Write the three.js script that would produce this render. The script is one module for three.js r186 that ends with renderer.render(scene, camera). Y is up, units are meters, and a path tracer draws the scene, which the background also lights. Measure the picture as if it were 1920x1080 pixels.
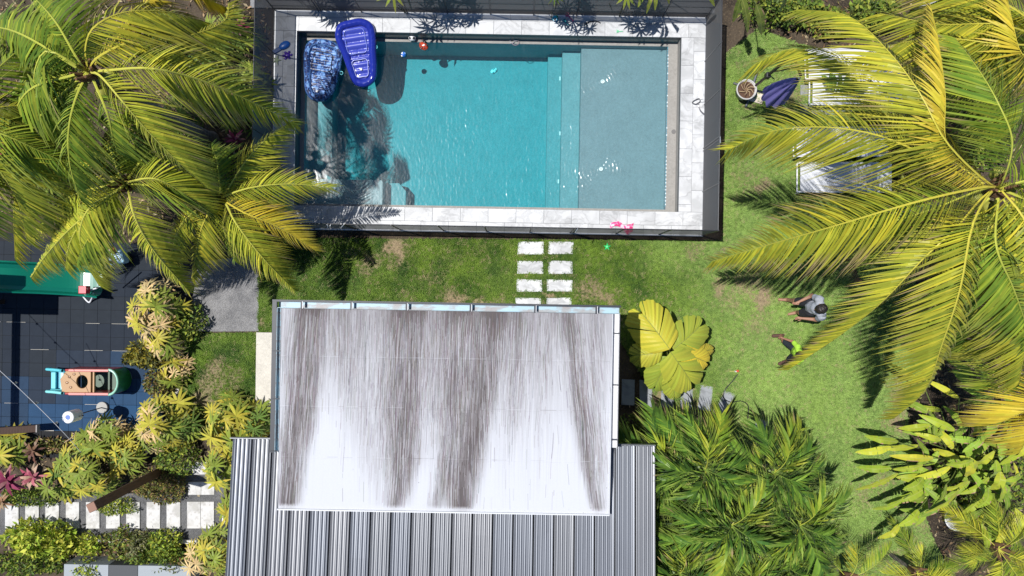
import * as THREE from 'three';
import { Sky } from 'three/addons/objects/Sky.js';
import { mergeGeometries, mergeVertices } from 'three/addons/utils/BufferGeometryUtils.js';
import { RoundedBoxGeometry } from 'three/addons/geometries/RoundedBoxGeometry.js';
import { MarchingCubes } from 'three/addons/objects/MarchingCubes.js';

// ---------- camera: a drone 15.4 m up, looking straight down ----------
const CAM_H = 15.4, FOCAL = 1309, ROLL = Math.PI / 180;
const CR = Math.cos(ROLL), SR = Math.sin(ROLL);
const scene = new THREE.Scene();
const camera = new THREE.PerspectiveCamera(2 * Math.atan(540 / FOCAL) * 180 / Math.PI, 16 / 9, 0.1, 600);
camera.up.set(-SR, 0, -CR);
camera.position.set(0, CAM_H, 0);
camera.lookAt(0, 0, 0);
scene.add(camera);

// ---------- sky, sun, exposure ----------
const SUN = new THREE.Vector3(-0.37, 1, -0.09).normalize();
const skyDome = new Sky();
skyDome.scale.setScalar(500);
skyDome.name = 'sky';
skyDome.userData = { kind: 'structure', label: 'clear blue midday sky over the garden', category: 'sky' };
skyDome.material.uniforms.sunPosition.value.copy(SUN);
skyDome.material.uniforms.turbidity.value = 1.5;
skyDome.material.uniforms.rayleigh.value = 0.9;
skyDome.material.uniforms.mieCoefficient.value = 0.002;
scene.add(skyDome);
scene.environmentIntensity = 0.1;
const sun = new THREE.DirectionalLight(new THREE.Color(1, 0.975, 0.94), 5.0);
sun.position.copy(SUN).multiplyScalar(40);
sun.castShadow = true;
sun.shadow.mapSize.set(4096, 4096);
Object.assign(sun.shadow.camera, { left: -15, right: 15, top: 12, bottom: -12, near: 1, far: 80 });
scene.add(sun, sun.target);
const renderer = new THREE.WebGLRenderer({ antialias: true });
renderer.toneMapping = THREE.LinearToneMapping;
renderer.toneMappingExposure = 1.0;
renderer.shadowMap.enabled = true;

// ---------- helpers ----------
const PI = Math.PI, V = (x, y, z) => new THREE.Vector3(x, y, z);
let seedState = 7;
function seed(n) { seedState = n >>> 0; }
function rnd(a = 0, b = 1) {
  seedState = (seedState + 0x6d2b79f5) | 0;
  let t = Math.imul(seedState ^ (seedState >>> 15), 1 | seedState);
  t = (t + Math.imul(t ^ (t >>> 7), 61 | t)) ^ t;
  return a + (b - a) * (((t ^ (t >>> 14)) >>> 0) / 4294967296);
}
const clamp = (x, a = 0, b = 1) => Math.min(b, Math.max(a, x));
const smooth = (a, b, x) => { const t = clamp((x - a) / (b - a)); return t * t * (3 - 2 * t); };
const lerp = (a, b, t) => a + (b - a) * t;
// survey helper: where a point of the photograph at height h above the lawn lies in the garden
function at(px, py, h = 0) {
  const d = (CAM_H - h) / FOCAL, u = (px - 960) * d, v = (py - 540) * d;
  return V(u * CR + v * SR, h, -u * SR + v * CR);
}
// lattice noise
function hash2(x, y, s) { let h = Math.imul(x, 374761393) ^ Math.imul(y, 668265263) ^ Math.imul(s, 2147483647 - 58); h = Math.imul(h ^ (h >>> 13), 1274126177); return ((h ^ (h >>> 16)) >>> 0) / 4294967296; }
function noise(x, y, s = 0, wrap = 0) {
  const xi = Math.floor(x), yi = Math.floor(y), fx = x - xi, fy = y - yi, u = fx * fx * (3 - 2 * fx), v = fy * fy * (3 - 2 * fy);
  const w = (n) => wrap ? ((n % wrap) + wrap) % wrap : n;
  const a = hash2(w(xi), w(yi), s), b = hash2(w(xi + 1), w(yi), s), c = hash2(w(xi), w(yi + 1), s), d = hash2(w(xi + 1), w(yi + 1), s);
  return lerp(lerp(a, b, u), lerp(c, d, u), v);
}
function fbm(x, y, o = 4, s = 0, wrap = 0) { let r = 0, a = 0.5, n = 0; for (let i = 0; i < o; i++) { r += a * noise(x, y, s + i * 17, wrap); n += a; x *= 2; y *= 2; wrap *= 2; a *= 0.5; } return r / n; }
const toS = (c) => Math.round(255 * clamp(c <= 0.0031308 ? 12.92 * c : 1.055 * Math.pow(c, 1 / 2.4) - 0.055));
// a texture from f(u, v) -> [r, g, b] linear colour, or a number for bump maps
function tex(w, h, f, repeat = true) {
  const d = new Uint8Array(w * h * 4); let gray = false;
  for (let y = 0; y < h; y++) for (let x = 0; x < w; x++) {
    const c = f((x + 0.5) / w, (y + 0.5) / h), i = (y * w + x) * 4;
    if (typeof c === 'number') { d[i] = d[i + 1] = d[i + 2] = Math.round(255 * clamp(c)); gray = true; } else { d[i] = toS(c[0]); d[i + 1] = toS(c[1]); d[i + 2] = toS(c[2]); }
    d[i + 3] = 255;
  }
  const t = new THREE.DataTexture(d, w, h);
  t.magFilter = THREE.LinearFilter; t.minFilter = THREE.LinearMipmapLinearFilter; t.generateMipmaps = true;
  t.wrapS = t.wrapT = repeat ? THREE.RepeatWrapping : THREE.ClampToEdgeWrapping;
  if (!gray) t.colorSpace = THREE.SRGBColorSpace;
  t.needsUpdate = true;
  return t;
}
const rgb = (r, g, b) => new THREE.Color().setRGB(r, g, b);
const mixc = (a, b, t) => [lerp(a[0], b[0], t), lerp(a[1], b[1], t), lerp(a[2], b[2], t)];
function mat(color, o = {}) { return new THREE.MeshPhysicalMaterial({ color: Array.isArray(color) ? rgb(...color) : color, roughness: 0.6, side: THREE.DoubleSide, ...o }); }

const taken = {};
function numbered(n) { const k = taken[n] = (taken[n] ?? -1) + 1; return k ? n + '_' + String(k).padStart(3, '0') : n; }
function lit(o) { o.traverse((m) => { if (m.isMesh) { m.castShadow = true; m.receiveShadow = true; } }); return o; }
// a thing: a group at its base whose children are its parts
function thing(name, label, category, pos, turn = 0, group) {
  const o = new THREE.Group(); o.name = numbered(name); scene.add(o);
  if (pos) o.position.copy(pos);
  o.rotation.y = turn; o.userData = { label, category };
  if (group) o.userData.group = group;
  return o;
}
function part(name, geo, m, parent, extra) {
  const o = new THREE.Mesh(Array.isArray(geo) ? merge(geo) : geo, m); o.name = name; o.castShadow = o.receiveShadow = true;
  parent.add(o); if (extra) o.userData = extra;
  return o;
}
function single(name, label, category, geo, m, pos, turn = 0, group) {
  const o = new THREE.Mesh(Array.isArray(geo) ? merge(geo) : geo, m); o.name = numbered(name); o.castShadow = o.receiveShadow = true; scene.add(o);
  if (pos) o.position.copy(pos); o.rotation.y = turn; o.userData = { label, category }; if (group) o.userData.group = group;
  return o;
}
function structure(name, label, geo, m, pos) { const o = single(name, label, name.split('_').pop(), geo, m, pos); o.userData.kind = 'structure'; return o; }
function merge(list) {
  const L = list.map((g) => { const n = g.index ? g.toNonIndexed() : g; if (!n.attributes.normal) n.computeVertexNormals(); if (!n.attributes.uv) n.setAttribute('uv', new THREE.Float32BufferAttribute(new Float32Array(n.attributes.position.count * 2), 2)); return n; });
  const hasColor = L.every((g) => g.attributes.color);
  for (const g of L) for (const k of Object.keys(g.attributes)) if (!['position', 'normal', 'uv'].includes(k) && !(k === 'color' && hasColor)) g.deleteAttribute(k);
  return mergeGeometries(L);
}
function planarUV(g, s = 1, ox = 0, oy = 0) {
  const p = g.attributes.position, n = g.attributes.normal, a = new Float32Array(p.count * 2);
  for (let i = 0; i < p.count; i++) {
    const ax = Math.abs(n.getX(i)), ay = Math.abs(n.getY(i)), az = Math.abs(n.getZ(i));
    if (ay >= ax && ay >= az) { a[2 * i] = p.getX(i) * s + ox; a[2 * i + 1] = p.getZ(i) * s + oy; } else if (ax > az) { a[2 * i] = p.getZ(i) * s + ox; a[2 * i + 1] = p.getY(i) * s + oy; } else { a[2 * i] = p.getX(i) * s + ox; a[2 * i + 1] = p.getY(i) * s + oy; }
  }
  g.setAttribute('uv', new THREE.BufferAttribute(a, 2)); return g;
}
// a box from its two corners, uv in metres
function box(x0, x1, y0, y1, z0, z1, s = 1) { const g = new THREE.BoxGeometry(x1 - x0, y1 - y0, z1 - z0); g.translate((x0 + x1) / 2, (y0 + y1) / 2, (z0 + z1) / 2); return planarUV(g, s); }
function rbox(w, h, d, r = 0.01, x = 0, y = 0, z = 0) { const g = new RoundedBoxGeometry(w, h, d, 2, Math.min(r, w / 2.01, h / 2.01, d / 2.01)); g.translate(x, y, z); return g; }
function cyl(r0, r1, h, n = 16, x = 0, y = 0, z = 0) { const g = new THREE.CylinderGeometry(r1, r0, h, n); g.translate(x, y + h / 2, z); return g; }
function rod(a, b, r, n = 8, r2 = r) { const d = b.clone().sub(a), g = new THREE.CylinderGeometry(r2, r, d.length(), n); g.applyQuaternion(new THREE.Quaternion().setFromUnitVectors(V(0, 1, 0), d.normalize())); g.translate((a.x + b.x) / 2, (a.y + b.y) / 2, (a.z + b.z) / 2); return g; }
function tube(pts, r, n = 32, k = 8) { return new THREE.TubeGeometry(new THREE.CatmullRomCurve3(pts), n, r, k, false); }
function ball(r, x = 0, y = 0, z = 0, sx = 1, sy = 1, sz = 1, n = 20) { const g = new THREE.SphereGeometry(r, n, Math.ceil(n * 0.7)); g.scale(sx, sy, sz); g.translate(x, y, z); return g; }
// a flat polygon in the ground plane from world points
function sheet(pts, y, holes = []) {
  const s = new THREE.Shape(pts.map((p) => new THREE.Vector2(p.x, -p.z)));
  for (const h of holes) s.holes.push(new THREE.Path(h.map((p) => new THREE.Vector2(p.x, -p.z))));
  const g = new THREE.ShapeGeometry(s); g.rotateX(-PI / 2); g.translate(0, y, 0); return planarUV(g);
}
const poly = (list, h = 0) => list.map(([x, y]) => at(x, y, h));
function inside(x, z, P) { let c = false; for (let i = 0, j = P.length - 1; i < P.length; j = i++) { const a = P[i], b = P[j]; if ((a.z > z) !== (b.z > z) && x < (b.x - a.x) * (z - a.z) / (b.z - a.z) + a.x) c = !c; } return c; }
// a mesh builder for leaves: quads and triangles with a colour per vertex
class Leafer {
  constructor() { this.p = []; this.c = []; this.n = []; this.t = []; }
  v(p, c, n, u = 0, w = 0) { this.p.push(p.x, p.y, p.z); this.c.push(c[0], c[1], c[2]); this.n.push(n.x, n.y, n.z); this.t.push(u, w); }
  tri(a, b, c, ca, cb, cc, n) { if (!n) n = b.clone().sub(a).cross(c.clone().sub(a)).normalize(); this.v(a, ca, n); this.v(b, cb, n); this.v(c, cc, n); }
  quad(a, b, c, d, ca, cb) { const n = c.clone().sub(a).cross(d.clone().sub(b)).normalize(); this.tri(a, b, c, ca, ca, cb, n); this.tri(a, c, d, ca, cb, cb, n); }
  // strip of cross sections [left, right] with one colour each
  strip(L, Rr, C) { for (let i = 0; i + 1 < L.length; i++) { if (L[i + 1].distanceToSquared(Rr[i + 1]) < 1e-10) this.tri(L[i], Rr[i], L[i + 1], C[i], C[i], C[i + 1]); else this.quad(L[i], Rr[i], Rr[i + 1], L[i + 1], C[i], C[i + 1]); } }
  geo() {
    const g = new THREE.BufferGeometry();
    g.setAttribute('position', new THREE.Float32BufferAttribute(this.p, 3)); g.setAttribute('normal', new THREE.Float32BufferAttribute(this.n, 3));
    g.setAttribute('color', new THREE.Float32BufferAttribute(this.c, 3)); g.setAttribute('uv', new THREE.Float32BufferAttribute(this.t, 2));
    return g;
  }
}

// =====================================================================
// GROUND, LAWN
// =====================================================================
const POOL = { x0: -4.81, x1: 3.62, z0: -5.555, z1: -1.732 };
const DECK = { x0: -5.32, x1: 4.17, z0: -6.02, z1: -1.2, top: 0.1 };
const rect = (x0, x1, z0, z1) => [V(x0, 0, z0), V(x1, 0, z0), V(x1, 0, z1), V(x0, 0, z1)];
const soilTex = tex(512, 512, (u, v) => {
  const a = fbm(u * 8, v * 8, 5, 3, 8), b = noise(u * 128, v * 128, 9, 128), c = noise(u * 256, v * 256, 10, 256);
  let k = mixc([0.035, 0.026, 0.018], [0.1, 0.075, 0.05], smooth(0.3, 0.7, a));
  if (b > 0.72) k = mixc(k, [0.2, 0.15, 0.09], (b - 0.72) * 3); return mixc(k, [0.03, 0.02, 0.012], c * 0.5);
});
soilTex.repeat.set(0.4, 0.4);
structure('ground', 'dark soil and leaf litter under the garden beds', sheet(rect(-200, 200, -200, 200), -0.02, [rect(DECK.x0 + 0.05, DECK.x1 - 0.05, DECK.z0 + 0.05, DECK.z1 - 0.05)]), mat([1, 1, 1], { map: soilTex, roughness: 1, bumpMap: tex(256, 256, (u, v) => fbm(u * 32, v * 32, 3, 4, 32)), bumpScale: 0.02 }));

const lawnMain = poly([[484, 446], [1355, 452], [1362, 100], [1420, 55], [1520, 90], [1600, 190], [1660, 330], [1705, 420], [1728, 690], [1700, 770], [1712, 850], [1722, 920], [1745, 1000], [1790, 1085], [1700, 1140], [1238, 1140], [1200, 850], [1240, 760], [1150, 620], [484, 622]]);
const lawnSide = poly([[352, 625], [482, 624], [481, 800], [345, 800], [340, 690]]);
// bare and dry spots: px, py, radius px, strength
const BARE = [[735, 470, 26, 1], [690, 497, 26, .8], [655, 470, 20, .4], [850, 562, 26, .9], [905, 573, 22, .9], [805, 520, 20, .4], [760, 560, 18, .5], [940, 570, 18, .7], [1110, 540, 34, .7], [1135, 557, 20, .8], [1130, 500, 25, .3], [1425, 560, 30, 1], [1400, 530, 28, .7], [1350, 540, 24, .6], [1365, 575, 20, .5], [1295, 470, 24, .5], [1435, 345, 16, 1], [1410, 325, 12, .8], [1400, 330, 40, .4], [1420, 600, 40, .5], [1380, 640, 40, .35], [1480, 760, 50, .4], [1395, 120, 20, .4], [1240, 770, 30, 1], [1300, 765, 40, .9], [1345, 780, 30, .8], [1690, 740, 40, .9], [1680, 790, 26, 1], [1660, 900, 40, .5], [1620, 930, 30, .4], [1720, 960, 40, .8], [1690, 1060, 50, .7], [1640, 1010, 40, .5], [1730, 640, 36, 1], [1735, 580, 30, 1], [410, 690, 26, .9], [390, 720, 34, 1], [430, 700, 30, .8], [375, 745, 26, .9], [440, 735, 18, .6], [455, 670, 20, .3], [1480, 175, 28, .6], [1405, 200, 20, .6], [1530, 165, 30, .8], [560, 610, 30, .3], [497, 610, 14, .9], [1040, 520, 8, .9], [1023, 560, 8, .8]].map(([x, y, r, s]) => { const p = at(x, y); return [p.x, p.z, r / 85, s]; });
function bareness(x, z) {
  let b = 0; const wx = x + (fbm(x * 3, z * 3, 3, 51) - 0.5) * 0.5, wz = z + (fbm(x * 3, z * 3, 3, 52) - 0.5) * 0.5;
  for (const [a, c, r, s] of BARE) { const d = Math.hypot(wx - a, wz - c) / r; if (d < 1.4) b = Math.max(b, s * (1 - smooth(0.35, 1.3, d))); }
  return clamp(b + (fbm(x * 1.3, z * 1.3, 4, 61) - 0.62) * 1.2);
}
// how sun-bleached the turf is: the side lawn stays lush, the open lawn past the pool is paler
function pale(x, z) { return clamp(smooth(2.2, 5.2, x + (fbm(x * 0.8, z * 0.8, 3, 71) - 0.5) * 3) * 0.9 + (fbm(x * 0.9, z * 0.9, 3, 72) - 0.5) * 0.7); }
const LB = { x0: -7.4, x1: 9.4, z0: -6.2, z1: 7 };
const lawnTex = tex(1680, 1320, (u, v) => {
  const x = lerp(LB.x0, LB.x1, u), z = lerp(LB.z0, LB.z1, v), f = noise(x * 70, z * 70, 5), g = noise(x * 25, z * 25, 6), b = bareness(x, z), p = pale(x, z);
  let c = mixc([0.025, 0.055, 0.008], [0.09, 0.15, 0.02], f * 0.6 + g * 0.4); c = mixc(c, [0.2, 0.29, 0.07], p * 0.6);
  return mixc(c, mixc([0.14, 0.1, 0.06], [0.42, 0.32, 0.19], f * 0.7 + g * 0.3), b * 0.95);
}, false);
function lawnUV(g) { const p = g.attributes.position, a = new Float32Array(p.count * 2); for (let i = 0; i < p.count; i++) { a[2 * i] = (p.getX(i) - LB.x0) / (LB.x1 - LB.x0); a[2 * i + 1] = (p.getZ(i) - LB.z0) / (LB.z1 - LB.z0); } g.setAttribute('uv', new THREE.BufferAttribute(a, 2)); return g; }
const lawnMat = mat([1, 1, 1], { map: lawnTex, roughness: 1, bumpMap: tex(1680, 1320, (u, v) => noise(u * 16.8 * 60, v * 13.2 * 60, 8), false), bumpScale: 0.02 });
const lawn = structure('lawn', 'main green lawn between the pool and the house', lawnUV(sheet(lawnMain, 0)), lawnMat);
const lawn2 = structure('lawn', 'small patchy lawn beside the gravel square', lawnUV(sheet(lawnSide, 0)), lawnMat);

// stepping stones let into the turf
const marbleTex = tex(1024, 1024, (u, v) => {
  const wx = fbm(u * 6, v * 6, 4, 21, 6) * 1.6, wy = fbm(u * 6, v * 6, 4, 22, 6) * 1.6;
  const n = fbm(u * 8 + wx, v * 8 + wy, 5, 23), vein = 1 - Math.abs(2 * fbm(u * 5 + wx * 1.5, v * 9 + wy, 4, 24) - 1);
  let k = lerp(0.5, 0.64, smooth(0.25, 0.65, n)); k -= 0.11 * Math.pow(smooth(0.8, 1, vein), 1.5); k -= 0.07 * noise(u * 200, v * 200, 25, 200) * smooth(0.5, 0.8, n);
  return [k * 0.985, k, k * 1.015];
});
marbleTex.repeat.set(0.5, 0.5);
const marble = [0.98, 0.93, 1.03].map((k) => mat([k, k, k], { map: marbleTex, roughness: 0.5 }));
const greyStone = mat([0.5, 0.52, 0.54], { map: marbleTex, roughness: 0.85 });
const stones = [];
function slab(parent, name, pts, y0, y1, m) {
  const s = new THREE.Shape(pts.map((p) => new THREE.Vector2(p.x, -p.z)));
  const g = new THREE.ExtrudeGeometry(s, { depth: y1 - y0 - 0.008, bevelEnabled: true, bevelThickness: 0.004, bevelSize: 0.005, bevelOffset: -0.005, bevelSegments: 1 });
  g.rotateX(-PI / 2); g.translate(0, y0 + 0.004, 0); g.computeVertexNormals(); planarUV(g, 1, rnd(0, 9), rnd(0, 9)); stones.push(pts); return part(name, g, m, parent);
}
seed(11);
const jit = (x, y, a = 1.2) => [x + rnd(-a, a), y + rnd(-a, a)];
for (const [y0, y1, s] of [[453, 477, 0], [489, 513, -1], [524, 547, -2], [558, 581, -4]]) for (const [x0, x1] of [[971, 1019], [1028, 1075]]) slab(lawn, 'stepping_stone', poly([jit(x0 + s, y0), jit(x1 + s, y0), jit(x1 + s, y1), jit(x0 + s, y1)]), -0.01, 0.022, marble[rnd() < .5 ? 0 : 2]);
for (const q of [[[1166, 711], [1190, 712], [1189, 760], [1165, 759]], [[1199, 712], [1223, 714], [1222, 763], [1199, 761]], [[1240, 733], [1263, 729], [1264, 764], [1238, 764]], [[1276, 735], [1287, 728], [1299, 730], [1297, 766], [1274, 765]], [[1313, 721], [1337, 725], [1332, 771], [1308, 768]], [[1357, 731], [1379, 739], [1367, 765], [1357, 779], [1342, 768]], [[1420, 783], [1440, 790], [1434, 812], [1412, 806]]]) slab(lawn, 'flagstone', poly(q), -0.01, 0.02, greyStone);

// turf: short curled blades, one mass nobody could count
{
  seed(21);
  const L = new Leafer(), w = [1, 1, 1];
  for (let i = 0; i < 6; i++) {
    const a = i * 1.05 + rnd(-.4, .4), h = rnd(.018, .04), r = rnd(.018, .042), d = V(Math.cos(a), 0, Math.sin(a)), s = V(-d.z, 0, d.x).multiplyScalar(.0042), o = d.clone().multiplyScalar(.006);
    const m = o.clone().addScaledVector(d, r * .45).setY(h), t = o.clone().addScaledVector(d, r).setY(h * rnd(.55, 1));
    L.quad(o.clone().sub(s), o.clone().add(s), m.clone().add(s), m.clone().sub(s), w, w); L.tri(m.clone().sub(s), m.clone().add(s), t, w, w, w);
  }
  const g = L.geo(), tufts = [], M = new THREE.Matrix4(), q = new THREE.Quaternion(), up = V(0, 1, 0);
  const stoneBox = stones.map((P) => [Math.min(...P.map((p) => p.x)), Math.max(...P.map((p) => p.x)), Math.min(...P.map((p) => p.z)), Math.max(...P.map((p) => p.z)), ((c) => P.map((p) => p.clone().lerp(c, .07 + .05 * rnd())))(P.reduce((a, p) => a.add(p), V(0, 0, 0)).multiplyScalar(1 / P.length))]);
  for (let i = 0; i < 330000; i++) {
    const x = rnd(LB.x0, LB.x1), z = rnd(-5.9, 6.6);
    if (!inside(x, z, lawnMain) && !inside(x, z, lawnSide)) continue;
    if (x > -4 && x < 1.4 && z > 0.7) continue;                 // under the house
    if (stoneBox.some(([a, b, c, d, P]) => x > a && x < b && z > c && z < d && inside(x, z, P))) continue;
    const b = bareness(x, z); if (rnd() < b * 0.93) continue;
    tufts.push([x, z, b, pale(x, z)]);
  }
  const grass = new THREE.InstancedMesh(g, mat([1, 1, 1], { roughness: 0.75, side: THREE.DoubleSide }), tufts.length);
  tufts.forEach(([x, z, b, p], i) => {
    q.setFromAxisAngle(up, rnd(0, 6.28)); const s = rnd(.7, 1.35) * (1 - b * .3); M.compose(V(x, 0, z), q, V(s, s * rnd(.6, 1.2), s)); grass.setMatrixAt(i, M);
    const f = rnd(), patch = fbm(x * 2.5, z * 2.5, 3, 81); let c = mixc([0.035, 0.095, 0.008], [0.19, 0.3, 0.028], clamp(f * .7 + (patch - .5) * 1.5 + .1)); c = mixc(c, [0.36, 0.52, 0.13], p * (.3 + .6 * f)); if (rnd() < .05 + b * .5) c = mixc(c, [0.45, 0.36, 0.2], rnd(.4, 1));
    grass.setColorAt(i, rgb(...c));
  });
  grass.name = 'grass'; grass.userData = { kind: 'stuff', label: 'short green turf grass covering both lawns', category: 'grass' }; grass.castShadow = grass.receiveShadow = true; scene.add(grass);
}

// =====================================================================
// POOL
// =====================================================================
const deck = new THREE.Group(); deck.name = 'pool_deck'; deck.userData = { kind: 'structure', label: 'pale grey marble tile deck around the pool', category: 'deck' }; scene.add(deck);
{
  seed(31);
  const concrete = mat([0.3, 0.31, 0.32], { roughness: 0.9 }), D = DECK, P = POOL, e = 0.012;
  part('deck_base', [box(D.x0 + e, D.x1 - e, -0.3, D.top - 0.022, D.z0 + e, P.z0 - e), box(D.x0 + e, D.x1 - e, -0.3, D.top - 0.022, P.z1 + e, D.z1 - e), box(D.x0 + e, P.x0 - e, -0.3, D.top - 0.022, P.z0 - e, P.z1 + e), box(P.x1 + e, D.x1 - e, -0.3, D.top - 0.022, P.z0 - e, P.z1 + e)], concrete, deck);
  const tile = (x0, x1, z0, z1) => { const g = rbox(x1 - x0 - .004, .024, z1 - z0 - .004, .004, (x0 + x1) / 2, D.top - .012 + rnd(-.0006, .0006), (z0 + z1) / 2); planarUV(g, 1, rnd(0, 9), rnd(0, 9)); part('tile', g, marble[Math.floor(rnd(0, 3))], deck); };
  const row = (a, b, off, f) => { let s = a; const first = off; for (let k = 0; s < b - 1e-6; k++) { let n = Math.min(b, s + (k ? .61 : first)); if (b - n < .08) n = b; f(s, n); s = n; } };
  for (const [z0, z1, off] of [[D.z0, D.z0 + .165, .3], [D.z0 + .165, P.z0, .55]]) row(D.x0, D.x1, off, (a, b) => tile(a, b, z0, z1));
  for (const [z0, z1, off] of [[P.z1, P.z1 + .3, .5], [P.z1 + .3, D.z1, .25]]) row(D.x0, D.x1, off, (a, b) => tile(a, b, z0, z1));
  for (const [x0, x1, off] of [[D.x0, D.x0 + .21, .4], [D.x0 + .21, P.x0, .61], [P.x1, P.x1 + .275, .61], [P.x1 + .275, D.x1, .3]]) row(P.z0, P.z1, off, (a, b) => tile(x0, x1, a, b));
}
const WATER = -0.275, LEDGE = -0.24, FLOOR = -1.18;
{
  const plasterRippleTex = tex(512, 512, (u, v) => { const a = fbm(u * 10, v * 10, 5, 33, 10), b = noise(u * 256, v * 256, 34, 256); const c = noise(u * 64, v * 64, 35, 64), d = noise(u * 110, v * 110, 36, 110); const k = 0.9 + 0.14 * (a - .5) + 0.1 * (b - .5) + .1 * (c - .5) + .12 * (d - .5); return [k, k, k]; });  // plaster grain, plus mottle painted in for rippling light on the floor
  plasterRippleTex.repeat.set(0.45, 0.45);
  const plaster = mat([0.255, 0.335, 0.365], { map: plasterRippleTex, roughness: 0.85 }), dry = mat([0.34, 0.325, 0.3], { map: plasterRippleTex, roughness: 0.9 }), shelfPlaster = mat([0.2, 0.27, 0.3], { map: plasterRippleTex, roughness: 0.85 }), band = mat([0.03, 0.1, 0.12], { roughness: 0.3 }), edge = mat([0.1, 0.105, 0.11], { roughness: 0.6 });
  const p = thing('swimming_pool', 'rectangular swimming pool basin of blue grey plaster with shallow sun shelf', 'pool');
  const P = POOL, x0 = P.x0 + .1, x1 = P.x1 - .215, z0 = P.z0 + .085, z1 = P.z1 - .085, B = -1.6;
  // shell: four walls with a step-back ledge above the water, and the floor
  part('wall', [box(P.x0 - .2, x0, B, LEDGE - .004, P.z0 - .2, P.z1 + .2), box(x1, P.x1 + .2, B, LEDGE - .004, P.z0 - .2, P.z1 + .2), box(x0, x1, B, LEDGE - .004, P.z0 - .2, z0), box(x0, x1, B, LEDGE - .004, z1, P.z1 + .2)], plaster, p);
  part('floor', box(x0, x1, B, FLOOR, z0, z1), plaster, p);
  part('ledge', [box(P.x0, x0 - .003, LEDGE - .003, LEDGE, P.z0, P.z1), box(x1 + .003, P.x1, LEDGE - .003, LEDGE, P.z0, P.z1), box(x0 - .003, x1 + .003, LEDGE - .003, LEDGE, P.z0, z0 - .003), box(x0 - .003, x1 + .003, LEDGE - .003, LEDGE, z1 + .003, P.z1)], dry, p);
  part('tile_band', [box(P.x0 - .16, P.x0 + .004, LEDGE, -.03, P.z0 - .16, P.z1 + .16), box(P.x0 + .004, P.x1, LEDGE, -.03, P.z0 - .16, P.z0 + .004), box(P.x0 + .004, P.x1, LEDGE, -.03, P.z1 - .004, P.z1 + .16)], band, p);
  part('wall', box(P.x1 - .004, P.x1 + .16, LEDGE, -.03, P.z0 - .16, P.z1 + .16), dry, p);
  part('coping_edge', [box(P.x0 - .16, P.x0 + .002, -.03, DECK.top - .026, P.z0 - .16, P.z1 + .16), box(P.x1 - .002, P.x1 + .16, -.03, DECK.top - .026, P.z0 - .16, P.z1 + .16), box(P.x0 + .002, P.x1 - .002, -.03, DECK.top - .026, P.z0 - .16, P.z0 + .002), box(P.x0 + .002, P.x1 - .002, -.03, DECK.top - .026, P.z1 - .002, P.z1 + .16)], edge, p);
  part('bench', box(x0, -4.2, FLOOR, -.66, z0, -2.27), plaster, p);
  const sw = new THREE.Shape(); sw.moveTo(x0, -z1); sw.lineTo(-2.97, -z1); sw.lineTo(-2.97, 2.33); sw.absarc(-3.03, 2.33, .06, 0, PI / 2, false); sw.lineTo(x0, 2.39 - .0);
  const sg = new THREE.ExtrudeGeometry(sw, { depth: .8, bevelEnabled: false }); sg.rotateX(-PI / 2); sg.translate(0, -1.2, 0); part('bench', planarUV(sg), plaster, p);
  const st = new THREE.Shape(); st.moveTo(-2.97, -z1); st.lineTo(-2.5, -z1); st.lineTo(-2.5, 2.2); st.lineTo(-2.66, 2.38); st.lineTo(-2.97, 2.38);
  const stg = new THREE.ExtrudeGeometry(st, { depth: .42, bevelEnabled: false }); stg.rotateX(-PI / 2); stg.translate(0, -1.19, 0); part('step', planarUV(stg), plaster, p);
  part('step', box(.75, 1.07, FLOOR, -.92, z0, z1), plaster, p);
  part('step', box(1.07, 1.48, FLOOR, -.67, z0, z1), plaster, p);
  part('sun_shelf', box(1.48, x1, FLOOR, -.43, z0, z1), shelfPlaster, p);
  const white = mat([.8, .8, .8], { roughness: .3 });
  for (const [x, y] of [[1130, 153], [1127, 317]]) { const c = at(x, y, -.42); part('bubbler', [new THREE.TorusGeometry(.035, .014, 8, 20).rotateX(PI / 2).translate(c.x, -.415, c.z), cyl(.02, .02, .012, 12, c.x, -.43, c.z)], white, p); }
  for (const [x, y] of [[1050, 147], [1047, 340], [1050, 250]]) { const c = at(x, y, -.66); part('step_marker', rbox(.03, .006, .09, .002, c.x, -.667, c.z), white, p); }
  // little glass mosaic run along the edge of the dry ledge
  seed(41); const glassA = mat([.7, .78, .8], { roughness: .1 }), glassB = mat([.12, .3, .38], { roughness: .1 });
  part('mosaic_trim', Array.from({ length: 44 }, (_, i) => rbox(.022, .03, .03, .004, x1 + .002, LEDGE - .012, z0 + .03 + i * (z1 - z0 - .06) / 44 + rnd(-.008, .008))).filter((_, i) => i > 30 || rnd() < .45), glassA, p);
  part('mosaic_trim', Array.from({ length: 60 }, (_, i) => rbox(.02, .025, .04, .004, x1 - .004, LEDGE - .02, z0 + .03 + i * (z1 - z0 - .06) / 60)), glassB, p);
  const dg = cyl(.05, .05, .006, 20, 0, 0, 0); const dp = at(1263, 247, LEDGE); dg.translate(dp.x, LEDGE, dp.z); part('skimmer_lid', dg, mat([.16, .155, .15]), p);
  // water: a clear body that absorbs red with depth, under a rippled surface sheet
  const wx0 = x0 - .012, wx1 = x1 - .004, wz0 = z0 - .012, wz1 = z1 + .012;
  const body = single('pool_water', 'clear turquoise water filling the swimming pool', 'water', box(wx0, wx1, -1.3, WATER - .006, wz0, wz1), new THREE.MeshPhysicalMaterial({ color: rgb(.5, .75, .8), transparent: true, opacity: 0.01, roughness: 0.3, specularIntensity: 0, thickness: 1, attenuationColor: rgb(.36, .93, .965), attenuationDistance: 1, transmission: 0, ior: 1.33, side: THREE.DoubleSide }));
  body.userData.kind = 'structure';
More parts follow.
